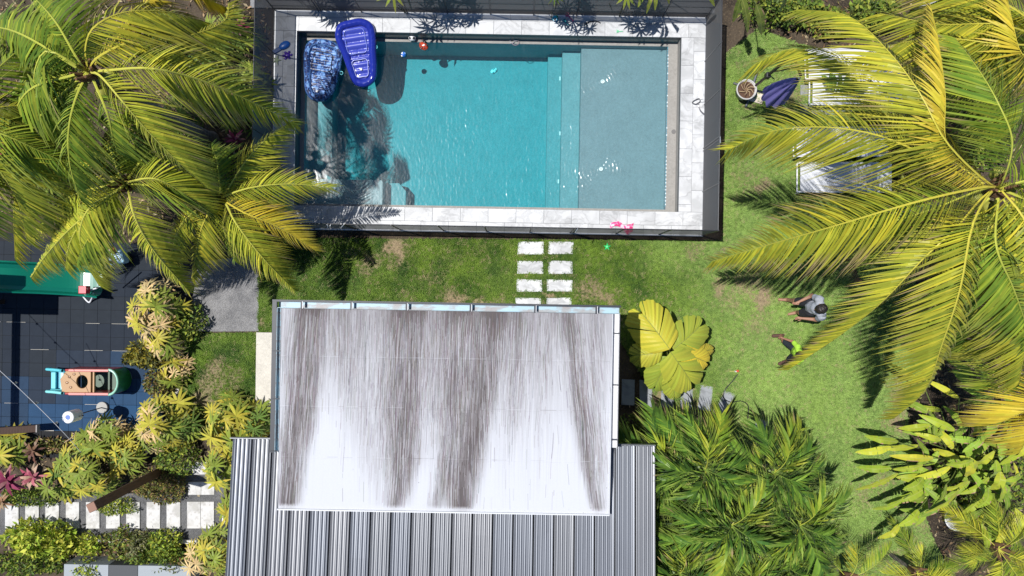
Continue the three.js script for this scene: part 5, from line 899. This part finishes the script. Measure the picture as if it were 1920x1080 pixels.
{ // toddler climber with slide
  const t = thing('toddler_climber', 'colourful plastic toddler climber in red, tan, green and blue', 'play set', at(176, 710), 0.01), X = (p) => (p - 176) / 88;
  const tan = gloss([.42, .24, .1], .5), red = gloss([.42, .035, .03], .4), salmon = gloss([.75, .3, .26], .4), inside = gloss([.05, .1, .06], .5);
  for (const z of [-.25, .25]) { part('side_panel', rbox(X(238) - X(150), .5, .045, .02, (X(238) + X(150)) / 2, .3, z), red, t); part('hand_rail', rod(V(X(160), .57, z), V(X(234), .57, z), .03, 10), salmon, t); }
  const eg = new THREE.CylinderGeometry(.27, .27, .52, 24, 1, true, 0, PI); eg.scale(.75, 1, 1); eg.translate(X(233), .29, 0); part('end_panel', eg, gloss([.02, .24, .04], .4), t); const er = new THREE.TorusGeometry(.262, .03, 8, 24, PI); er.rotateX(PI / 2); er.rotateY(PI / 2); er.scale(.75, 1, 1); er.translate(X(233), .56, 0); part('end_rail', er, gloss([.3, .6, .45]), t);
  const sh = new THREE.Shape(); sh.moveTo(-.3, -.22); sh.lineTo(.3, -.22); sh.lineTo(.3, .22); sh.lineTo(-.22, .22); sh.lineTo(-.34, .05); const hole = new THREE.Path(); hole.absellipse(.12, 0, .13, .15, 0, PI * 2); sh.holes.push(hole);
  const pg = new THREE.ExtrudeGeometry(sh, { depth: .04, bevelEnabled: true, bevelSize: .01, bevelThickness: .01, bevelSegments: 2 }); pg.rotateX(-PI / 2); pg.translate(X(170), .46, 0); part('tunnel_panel', pg, tan, t); for (const [x, z] of [[-.15, -.1], [-.12, .12], [-.2, .02], [-.05, -.16]]) part('grip', ball(.03, X(170) + x, .51, z, 1.2, .5, 1, 10), gloss([.3, .16, .07]), t);
  part('floor', rbox(.86, .04, .46, .01, X(196), .1, 0), inside, t); part('crossbar', rbox(.04, .06, .46, .01, X(203), .5, 0), tan, t);
  part('slide_bed', [rbox(.34, .03, .36, .01, X(128), .26, 0)], gloss([.1, .45, .62]), t); part('step', rbox(.1, .05, .36, .01, X(117), .32, 0), CYAN, t); part('step', rbox(.07, .05, .36, .01, X(137), .38, 0), gloss([.5, .78, .8]), t);
  for (const z of [-.24, .24]) { const r = [V(X(104), .2, z), V(X(104), .33, z), V(X(120), .4, z), V(X(146), .55, z)]; part('slide_rail', tube(r, .032, 20, 8), z < 0 ? CYAN : gloss([.25, .68, .66]), t); part('slide_side', rbox(.38, .3, .03, .012, X(128), .2, z * .84), TEAL, t); }
}
{ // lamp on a round base
  const p = at(195, 763), t = thing('garden_lamp', 'white cylindrical lantern on a thin pole with round stone base', 'lamp', p.clone());
  part('base', new THREE.LatheGeometry([[0, .03], [.115, .03], [.125, .04], [.125, .08], [.112, .09], [0, .09]].map(([a, b]) => new THREE.Vector2(a, b)), 32), mat([.42, .41, .38], { roughness: .9 }), t);
  part('pole', tube([V(0, .08, 0), V(0, .6, 0), V(.0, .88, .005), V(-.01, .93, .01)], .012, 24, 8), gloss([.02, .025, .04]), t);
  const L = part('lantern', new THREE.LatheGeometry([[0, .93], [.11, .93], [.125, .95], [.125, 1.24], [.11, 1.262], [.055, 1.262], [.052, 1.25], [0, 1.25]].map(([a, b]) => new THREE.Vector2(a, b)), 36), WHITE, t); part('cap', cyl(.05, .05, .006, 24, 0, 1.252, 0), gloss([.12, .2, .5]), L); part('handle', tube([V(.1, .98, 0), V(.17, 1.0, 0), V(.17, 1.08, 0), V(.1, 1.1, 0)], .006, 14, 6), BLACK, t);
}
{ // robot-like toy drum with dots
  const p = at(237, 484), t = thing('toy_robot', 'pale blue box shaped toy with black dots under the palm fronds', 'toy', V(p.x, .03, p.z), .28);
  part('body', rbox(.32, .26, .3, .05, 0, .28, 0), gloss([.42, .68, .82], .35), t); for (const [x, z] of [[-.08, -.07], [-.02, -.075], [.04, -.08], [-.07, .07], [-.01, .068], [.05, .066]]) part('dot', cyl(.013, .013, .004, 10, x, .409, z), BLACK, t); part('base', cyl(.13, .12, .14, 24, .02, 0, .04), BLACK, t); part('arm', rod(V(.04, .4, -.12), V(.1, .55, -.2), .035, 10, .02), gloss([.5, .18, .06]), t); part('head', [rbox(.12, .1, .1, .02, -.01, .46, -.14)], gloss([.15, .03, .025]), t); part('eye', ball(.015, -.03, .515, -.12, 1, 1, 1, 8), WHITE, t); part('eye', ball(.015, .01, .515, -.12, 1, 1, 1, 8), WHITE, t);
}
{ // red box on a bent white tube stand
  const y = .03, t = thing('ball_stand', 'red toy box on a bent white tube stand beside the green slide', 'toy', at(186, 545, y)), q = (a, b, h = .4) => at(a, b, h).sub(at(186, 545, y)).setY(h - .03);
  part('box', rbox(.17, .16, .17, .015, -.02, .5, -.02), gloss([.5, .02, .04], .3), t); part('tube', tube([q(182, 540, .5), q(165, 545, .35), q(152, 550, .12), q(156, 556, .05), q(167, 567, .05), q(171, 562, .1), q(176, 548, .4)], .018, 50, 8), WHITE, t); part('post', rod(V(-.02, 0, -.02), V(-.02, .43, -.02), .02, 8), WHITE, t); part('tube', rod(q(184, 535, .6), q(186, 500, 1.0), .014, 8), WHITE, t);
}
{ // wooden post
  const top = at(172, 951, 2.55), t = thing('wooden_post', 'tall square brown wooden post rising from the ground cover beside the path', 'post', V(top.x, 0, top.z), .45);
  part('shaft', planarUV(rbox(.17, 2.55, .17, .012, 0, 1.275, 0), 2), wood, t); part('end_grain', box(-.078, .078, 2.552, 2.556, -.078, .078), mat([.3, .17, .12], { roughness: .9 }), t);
}
single('plastic_cup', 'small white plastic cup lying at the edge of the side lawn', 'cup', new THREE.CylinderGeometry(.04, .05, .13, 14).rotateZ(PI / 2).translate(0, .05, 0), WHITE, at(352, 681), .2);
single('timber_edge', 'short pale timber edging beside the dry shrub', 'edging', rbox(.09, .12, .36, .01, 0, .05, 0), mat([.42, .39, .34]), at(336, 731));
seed(420);
{ const t = thing('fallen_branch', 'dry bent sticks along the lower edge of the play tiles', 'branch'); for (const P of [[[76, 822], [95, 832], [128, 836]], [[112, 836], [140, 815], [136, 812]], [[60, 848], [40, 835], [22, 832]], [[150, 838], [175, 842], [195, 852]], [[90, 845], [120, 840], [150, 848]]]) part('stick', tube(P.map(([x, y]) => at(x, y, .12 + rnd(0, .08))), .012, 14, 5), mat([.4, .29, .18], { roughness: 1 }), t); }

// ---- right-hand garden furniture
{
  const alu = gloss([.72, .72, .73], .3), sling = mat([.64, .65, .67], { roughness: .8 }), mk = (label, x, y, turn = 0) => {
    const t = thing('sun_lounger', label, 'sun lounger', at(x, y, .0), turn, 'white sun loungers under the right palms'), Lh = .95, W = .31, h = .33;
    part('seat_sling', [rbox(1.2, .012, .58, .004, -.28, h, 0)], sling, t); const bk = rbox(.72, .012, .58, .004, .36, 0, 0); bk.rotateZ(.06); bk.translate(.34, h, 0); part('back_sling', bk, sling, t);
    for (const z of [-W, W]) { part('side_rail', rod(V(-Lh, h, z), V(.34, h, z), .018, 8), alu, t); part('back_rail', rod(V(.35, h, z), V(1.05, h + .05, z), .018, 8), alu, t); } for (const x2 of [-Lh, .335]) part('crossbar', rod(V(x2, h, -W), V(x2, h, W), .016, 8), alu, t); part('crossbar', rod(V(1.05, h + .05, -W), V(1.05, h + .05, W), .016, 8), alu, t);
    for (const x2 of [-.85, .6]) for (const z of [-W, W]) part('leg', rod(V(x2, 0, z), V(x2, h, z), .018, 8), alu, t);
    return t;
  };
  const g = (x, y, h = .33) => { const p = at(x, y, h); const d = 960 + (p.x * CR - p.z * SR) * 85, e = 540 + (p.x * SR + p.z * CR) * 85; return [d, e]; };
  mk('white sling sun lounger in the open below the palm frond', ...g(1577, 333), .012); mk('white sun lounger mostly hidden under the second palm frond', ...g(1570, 266), .02); mk('white sun lounger behind the broad leaved plant', ...g(1600, 170), 0); mk('white sun lounger at the top below the upper palm frond', ...g(1592, 118), .05);
  const pad = mat([.45, .45, .45], { map: marbleTex, roughness: .9 }); for (const q of [[[1496, 300], [1560, 301], [1560, 318], [1496, 318]], [[1566, 302], [1600, 303], [1600, 320], [1566, 320]], [[1500, 160], [1520, 160], [1520, 180], [1500, 180]], [[1500, 195], [1600, 196], [1600, 216], [1500, 215]]]) slab(lawn, 'paving_slab', poly(q), -.01, .03, pad);
  // closed purple cantilever umbrella
  const b = at(1408, 168), t = thing('garden_umbrella', 'closed purple cantilever umbrella on a black cross base', 'umbrella', b), blk = gloss([.018, .018, .02], .4), grey = gloss([.13, .14, .16], .4), H2 = 2.3;
  for (const a of [.3, 1.87]) { const d = V(Math.cos(a), 0, Math.sin(a)); part('base_arm', [rod(d.clone().multiplyScalar(-.42).setY(.04), d.clone().multiplyScalar(.42).setY(.04), .028, 4)], grey, t); }
  part('pole', rod(V(0, .04, 0), V(0, 2.35, 0), .03, 10), blk, t); part('crank_box', rbox(.1, .16, .12, .02, 0, 1.0, 0), blk, t); part('handle', rod(V(.05, 1.0, 0), V(.16, .95, .05), .012, 6), blk, t); part('arm', rod(V(0, 2.3, 0), V(.1, 2.45, .45), .025, 8), blk, t); part('strut', rod(V(0, 1.25, 0), V(.06, 2.35, .25), .016, 8), blk, t);
  const pos = [], idx = [], K = 64, S = 16, cx = .1, cz = .45; for (let j = 0; j <= S; j++) { const s = j / S, y = lerp(2.3, 1.1, s), r = lerp(.035, .27, Math.pow(s, .8)); for (let i = 0; i < K; i++) { const a = i / K * 2 * PI, rr = r * (.66 + .34 * Math.abs(Math.cos(a * 4 + s * .5))); pos.push(cx + Math.cos(a) * rr, y + .06 * s * Math.cos(a * 8), cz + Math.sin(a) * rr); } } for (let j = 0; j < S; j++) for (let i = 0; i < K; i++) { const a = j * K + i, c = j * K + (i + 1) % K; idx.push(a, a + K, c, c, a + K, c + K); }
  const cg = new THREE.BufferGeometry(); cg.setAttribute('position', new THREE.Float32BufferAttribute(pos, 3)); cg.setIndex(idx); cg.computeVertexNormals(); part('canopy', planarUV(cg), mat([.17, .15, .4], { roughness: .85 }), t); part('finial', ball(.035, cx, 2.38, cz, 1, 1, 1, 10), WHITE, t);
  // flower pot with a dead plant
  const pt = thing('flower_pot', 'white rimmed flower pot of brown soil and dead stems', 'flower pot', at(1395, 172, .15).setY(.0), 0); part('pot', new THREE.LatheGeometry([[0, 0], [.15, 0], [.2, .3], [.222, .3], [.222, .335], [.195, .335], [.185, .27], [0, .27]].map(([a, c]) => new THREE.Vector2(a, c)), 36), mat([.55, .54, .52], { roughness: .6 }), pt); part('soil', new THREE.CircleGeometry(.19, 24).rotateX(-PI / 2).translate(0, .285, 0), mat([.1, .055, .035], { roughness: 1 }), pt);
  for (let i = 0; i < 8; i++) { const a = i * .8; part('dead_stem', tube([V(.02 * Math.cos(a), .28, .02 * Math.sin(a)), V(.08 * Math.cos(a), .34, .08 * Math.sin(a)), V(.17 * Math.cos(a + .5), .33 + (i % 3) * .06, .17 * Math.sin(a + .5))], .007, 10, 5), mat([.5, .38, .22], { roughness: 1 }), pt); }
  const ts = slab(lawn, 'paving_slab', poly([[1397, 165], [1433, 176], [1428, 196], [1392, 186]]), -.01, .03, mat([.72, .62, .52], { roughness: .9 }));
  const wp = thing('planter_bowl', 'round white planter bowl half hidden under the heliconia leaves', 'flower pot', at(1783, 966)); part('bowl', new THREE.LatheGeometry([[0, 0], [.16, 0], [.24, .2], [.27, .2], [.27, .23], [.235, .23], [.2, .16], [0, .16]].map(([a, c]) => new THREE.Vector2(a, c)), 40), WHITE, wp); part('soil', new THREE.CircleGeometry(.2, 24).rotateX(-PI / 2).translate(0, .175, 0), mat([.5, .5, .48]), wp);
}
{ // ride-on mower at the top edge
  const t = thing('lawn_mower', 'grey and black lawn mower with white cover at the top edge', 'mower', at(1742, 14), -.45);
  part('deck', rbox(.62, .22, .5, .1, 0, .24, .02), gloss([.35, .36, .36], .4), t); part('engine', [rbox(.34, .2, .3, .04, .12, .42, -.06)], BLACK, t); part('cover', rbox(.26, .05, .15, .012, .14, .55, -.12), gloss([.75, .76, .8]), t); part('stripe', rbox(.262, .03, .03, .006, .14, .548, -.03), gloss([.5, .06, .05]), t); part('emblem', [new THREE.TorusGeometry(.032, .014, 8, 20).rotateX(PI / 2).translate(.1, .525, .05)], WHITE, t); part('emblem', cyl(.022, .022, .008, 16, .1, .522, .05), gloss([.5, .08, .06]), t);
  for (const [x, z] of [[-.28, -.24], [.28, -.24], [-.28, .27], [.28, .27]]) part('wheel', new THREE.CylinderGeometry(.1, .1, .06, 18).rotateX(PI / 2).translate(x, .1, z), BLACK, t); for (const z of [-.2, .2]) part('handle', rod(V(-.25, .3, z), V(-.8, .8, z), .014, 6), BLACK, t);
}
// ---- hose and sprinkler on the lawn
single('garden_hose', 'black garden hose curling over the last flagstone', 'hose', tube([[1383, 702], [1372, 716], [1359, 732], [1357, 746], [1370, 754], [1390, 752], [1402, 760], [1402, 785]].map(([x, y]) => at(x, y, .04)), .011, 60, 6), BLACK);
single('garden_hose', 'black hose loop crossing the flagstones under the pleated palm', 'hose', tube([[1276, 732], [1288, 738], [1297, 752], [1297, 772]].map(([x, y]) => at(x, y, .04)), .011, 30, 6), BLACK);
{ const t = thing('sprinkler', 'small red and white sprinkler on the lawn by the black hose', 'sprinkler', at(1378, 696, .03), .2); part('body', rbox(.06, .04, .05, .015, .05, .03, 0), gloss([.6, .08, .04]), t); part('nozzle', cyl(.018, .012, .06, 10, 0, .02, 0), WHITE, t); part('spike', rod(V(-.03, .02, 0), V(-.13, .03, -.03), .01, 6), gloss([.5, .5, .15]), t); }

// =====================================================================
// PEOPLE
// =====================================================================
// union of tapered capsules [a, b, ra, rb] blended smoothly, meshed on a grid
function blob(caps, cell = .014, k = .03) {
  const lo = V(1e9, 1e9, 1e9), hi = V(-1e9, -1e9, -1e9); for (const [a, b, r, s] of caps) for (const [p, q] of [[a, r], [b, s]]) { lo.min(p.clone().addScalar(-q - k)); hi.max(p.clone().addScalar(q + k)); }
  const half = hi.clone().sub(lo).multiplyScalar(.5).addScalar(cell * 3), c = lo.clone().add(hi).multiplyScalar(.5), N = Math.min(150, Math.ceil(2 * Math.max(half.x, half.y, half.z) / cell)), mc = new MarchingCubes(N, mat([1, 1, 1]), false, false, 400000); mc.isolation = 0;
  const A = caps.map(([a, b, r, s]) => { const d = b.clone().sub(a); return [a.x, a.y, a.z, d.x, d.y, d.z, 1 / Math.max(1e-9, d.lengthSq()), r, s]; }), hs = N / 2;
  for (let z = 0; z < N; z++) for (let y = 0; y < N; y++) for (let x = 0; x < N; x++) {
    const X = c.x + half.x * (x - hs) / hs, Y = c.y + half.y * (y - hs) / hs, Z = c.z + half.z * (z - hs) / hs; let m = 1e9;
    for (const q of A) { const vx = X - q[0], vy = Y - q[1], vz = Z - q[2]; let t = (vx * q[3] + vy * q[4] + vz * q[5]) * q[6]; t = t < 0 ? 0 : t > 1 ? 1 : t; const d = Math.hypot(vx - q[3] * t, vy - q[4] * t, vz - q[5] * t) - (q[7] + (q[8] - q[7]) * t); if (d - m > k) continue; if (m - d > k) { m = d; continue; } const h = .5 + .5 * (m - d) / k; m = m * (1 - h) + d * h - k * h * (1 - h); }
    mc.field[x + y * N + z * N * N] = -m;
  }
  mc.update(); const n = mc.count, p = new Float32Array(n * 3); for (let i = 0; i < n; i++) { p[3 * i] = mc.positionArray[3 * i] * half.x + c.x; p[3 * i + 1] = mc.positionArray[3 * i + 1] * half.y + c.y; p[3 * i + 2] = mc.positionArray[3 * i + 2] * half.z + c.z; }
  let g = new THREE.BufferGeometry(); g.setAttribute('position', new THREE.BufferAttribute(p, 3)); g = mergeVertices(g, 1e-4); g.computeVertexNormals(); return planarUV(g);
}
function person(label, pos, turn, J, S, look) {
  // J: joints in a frame where +z is forward; S: body scale
  const t = thing('person', label, 'person', pos, turn), m = (a) => V(...a).multiplyScalar(S), cap = (a, b, r, s = r) => [m(J[a]), m(J[b]), r * S, s * S], skinM = mat(look.skin, { roughness: .6 });
  const hand = (w, e) => { const a = m(J[w]), d = a.clone().sub(m(J[e])).normalize(), side = d.clone().cross(V(0, 0, 1)).normalize(), fwd = side.clone().cross(d).normalize(), out = [[a, a.clone().addScaledVector(d, .085 * S), .024 * S, .03 * S]], pc = a.clone().addScaledVector(d, .085 * S); [[-.026, .06], [-.009, .072], [.009, .07], [.026, .055]].forEach(([o, l]) => { const k0 = pc.clone().addScaledVector(side, o * S), k1 = k0.clone().addScaledVector(d, l * .55 * S).addScaledVector(fwd, .012 * S), k2 = k1.clone().addScaledVector(d, l * .4 * S).addScaledVector(fwd, .028 * S); out.push([k0, k1, .0088 * S, .008 * S], [k1, k2, .008 * S, .007 * S]); }); const th = a.clone().addScaledVector(d, .03 * S).addScaledVector(side, -.022 * S), t1 = th.clone().addScaledVector(side, -.03 * S).addScaledVector(d, .03 * S), t2 = t1.clone().addScaledVector(d, .03 * S).addScaledVector(fwd, .015 * S); out.push([th, t1, .011 * S, .01 * S], [t1, t2, .01 * S, .008 * S]); return out; };
  const h = m(J.head), f = V(...J.face).normalize(), hu = V(...(J.headUp || [0, 1, 0])).normalize(), hs = f.clone().cross(hu).normalize(), hp = (a, b, c) => h.clone().addScaledVector(hs, a * S).addScaledVector(hu, b * S).addScaledVector(f, c * S);
  const headG = blob([[hp(0, .035, -.015), hp(0, .03, .01), .088 * S, .086 * S], [hp(0, -.05, .03), hp(0, -.075, .05), .06 * S, .042 * S], [hp(0, -.0, .085), hp(0, -.028, .105), .012 * S, .015 * S], [hp(-.088, -.005, 0), hp(-.09, -.035, -.004), .014 * S, .01 * S], [hp(.088, -.005, 0), hp(.09, -.035, -.004), .014 * S, .01 * S], [hp(-.03, -.07, .085), hp(.03, -.07, .085), .009 * S, .009 * S], [hp(-.045, .02, .078), hp(.045, .02, .078), .012 * S, .012 * S], [h.clone().addScaledVector(hu, -.08 * S), m(J.neck), .052 * S, .058 * S]], .007, .018 * S);
  const body = blob([cap('neck', 'chest', .055, .1), cap('chest', 'belly', .125, .115), cap('belly', 'hip', .115, .12), cap('shL', 'shR', .07), cap('shL', 'elL', .052, .04), cap('elL', 'wrL', .04, .027), cap('shR', 'elR', .052, .04), cap('elR', 'wrR', .04, .027), cap('hipL', 'knL', .085, .058), cap('knL', 'anL', .055, .036), cap('hipR', 'knR', .085, .058), cap('knR', 'anR', .055, .036), cap('anL', 'toeL', .036, .03), cap('anR', 'toeR', .036, .03)], .014, .035 * S);
  part('body', merge([body, headG, blob(hand('wrL', 'elL'), .004, .008), blob(hand('wrR', 'elR'), .004, .008)]), skinM, t);
  const mid = (a, b, q) => m(J[a]).lerp(m(J[b]), q);
  const folds = (g, amp) => { const p = g.attributes.position, n = g.attributes.normal; for (let i = 0; i < p.count; i++) { const d = amp * (fbm(p.getX(i) * 16 + 9, p.getY(i) * 9 + p.getZ(i) * 13 + 9, 3, 431) - .45); p.setXYZ(i, p.getX(i) + n.getX(i) * d, p.getY(i) + n.getY(i) * d, p.getZ(i) + n.getZ(i) * d); } g.computeVertexNormals(); return g; };
  part('shirt', folds(blob([[m(J.neck).lerp(m(J.chest), .45), m(J.chest), .085 * S, .125 * S], [m(J.chest), m(J.belly), .14 * S, .135 * S], [m(J.belly), m(J.hip), .135 * S, .14 * S], [m(J.shL), m(J.shR), .084 * S, .084 * S], [m(J.shL), mid('shL', 'elL', look.sleeve), .07 * S, .062 * S], [m(J.shR), mid('shR', 'elR', look.sleeve), .07 * S, .062 * S]], .013, .03 * S), .03 * S), mat(look.shirt, { roughness: .9 }), t);
  part('shorts', folds(blob([[m(J.hip), m(J.hip), .132 * S, .132 * S], [m(J.hipL), mid('hipL', 'knL', .82), .1 * S, .085 * S], [m(J.hipR), mid('hipR', 'knR', .82), .1 * S, .085 * S]], .013, .03 * S), .025 * S), mat(look.shorts, { roughness: .9 }), t);
  const hg = blob([[hp(0, .05, -.03), hp(0, .052, .012), .094 * S, .088 * S], [hp(0, .0, -.05), hp(0, -.03, -.055), .075 * S, .06 * S]], .008, .03 * S); { const p = hg.attributes.position, n = hg.attributes.normal; for (let i = 0; i < p.count; i++) { const d = .014 * S * (noise(p.getX(i) * 90, p.getZ(i) * 90 + p.getY(i) * 60, 441) - .3); p.setXYZ(i, p.getX(i) + n.getX(i) * d, p.getY(i) + n.getY(i) * d, p.getZ(i) + n.getZ(i) * d); } hg.computeVertexNormals(); } part('hair', hg, mat([.018, .013, .01], { roughness: .5 }), t);
  const eyeM = gloss([.03, .02, .015], .1); for (const x of [-.032, .032]) part('eye', ball(.012 * S, ...hp(x, .0, .083).toArray(), 1, 1, 1, 10), eyeM, t);
  if (look.shoe) for (const k of ['L', 'R']) { const a = m(J['an' + k]), b = m(J['toe' + k]), bk = a.clone().lerp(b, -.35).setY(b.y); part('shoe', blob([[bk, b.clone().lerp(a, -.12).setY(b.y), .045 * S, .05 * S], [a.clone().setY(b.y + .03 * S), b, .05 * S, .045 * S]], .01, .02 * S), mat(look.shoe, { roughness: .8 }), t); }
}
{
  const man = { head: [0, 1.55, .08], face: [.1, -.45, 1], headUp: [0, 1, .4], neck: [0, 1.42, .02], chest: [0, 1.25, .0], belly: [0, 1.07, 0], hip: [0, .93, -.02], shL: [.17, 1.36, .0], shR: [-.17, 1.36, .0], elL: [.25, 1.08, .0], wrL: [.2, .98, .22], elR: [-.25, 1.08, .02], wrR: [-.16, 1.0, .24], hipL: [.09, .9, 0], hipR: [-.09, .9, 0], knL: [.12, .5, .05], knR: [-.14, .5, .12], anL: [.14, .075, -.04], anR: [-.16, .075, .14], toeL: [.16, .035, .13], toeR: [-.19, .035, .3] };
  const p = at(1487, 574); p.y = .005;
  person('adult in grey t-shirt and dark shorts standing barefoot on the lawn looking down', p, -PI / 2 + .15, man, 1.0, { skin: [.36, .19, .12], shirt: [.34, .36, .4], shorts: [.02, .022, .028], sleeve: .55 });
  const kid = { head: [0, 1.5, .12], face: [0, -.5, 1], headUp: [0, 1, .45], neck: [0, 1.36, .06], chest: [0, 1.2, .04], belly: [0, 1.03, 0], hip: [0, .9, -.04], shL: [.17, 1.31, .05], shR: [-.17, 1.31, .05], elL: [.3, 1.12, .08], wrL: [.32, .93, .2], elR: [-.32, 1.14, .1], wrR: [-.42, 1.0, .26], hipL: [.1, .86, 0], hipR: [-.1, .86, 0], knL: [.26, .48, .06], knR: [-.28, .48, .1], anL: [.36, .09, -.02], anR: [-.4, .09, .0], toeL: [.4, .05, .16], toeR: [-.42, .05, .19] };
  const q = at(1467, 654); q.y = .005;
  person('child in lime green t-shirt and brown shoes standing under the frond tip', q, -PI / 2 + .2, kid, .76, { skin: [.3, .15, .09], shirt: [.36, .62, .05], shorts: [.02, .025, .035], sleeve: .75, shoe: [.1, .05, .035] });
}
lit(scene);
renderer.render(scene, camera);
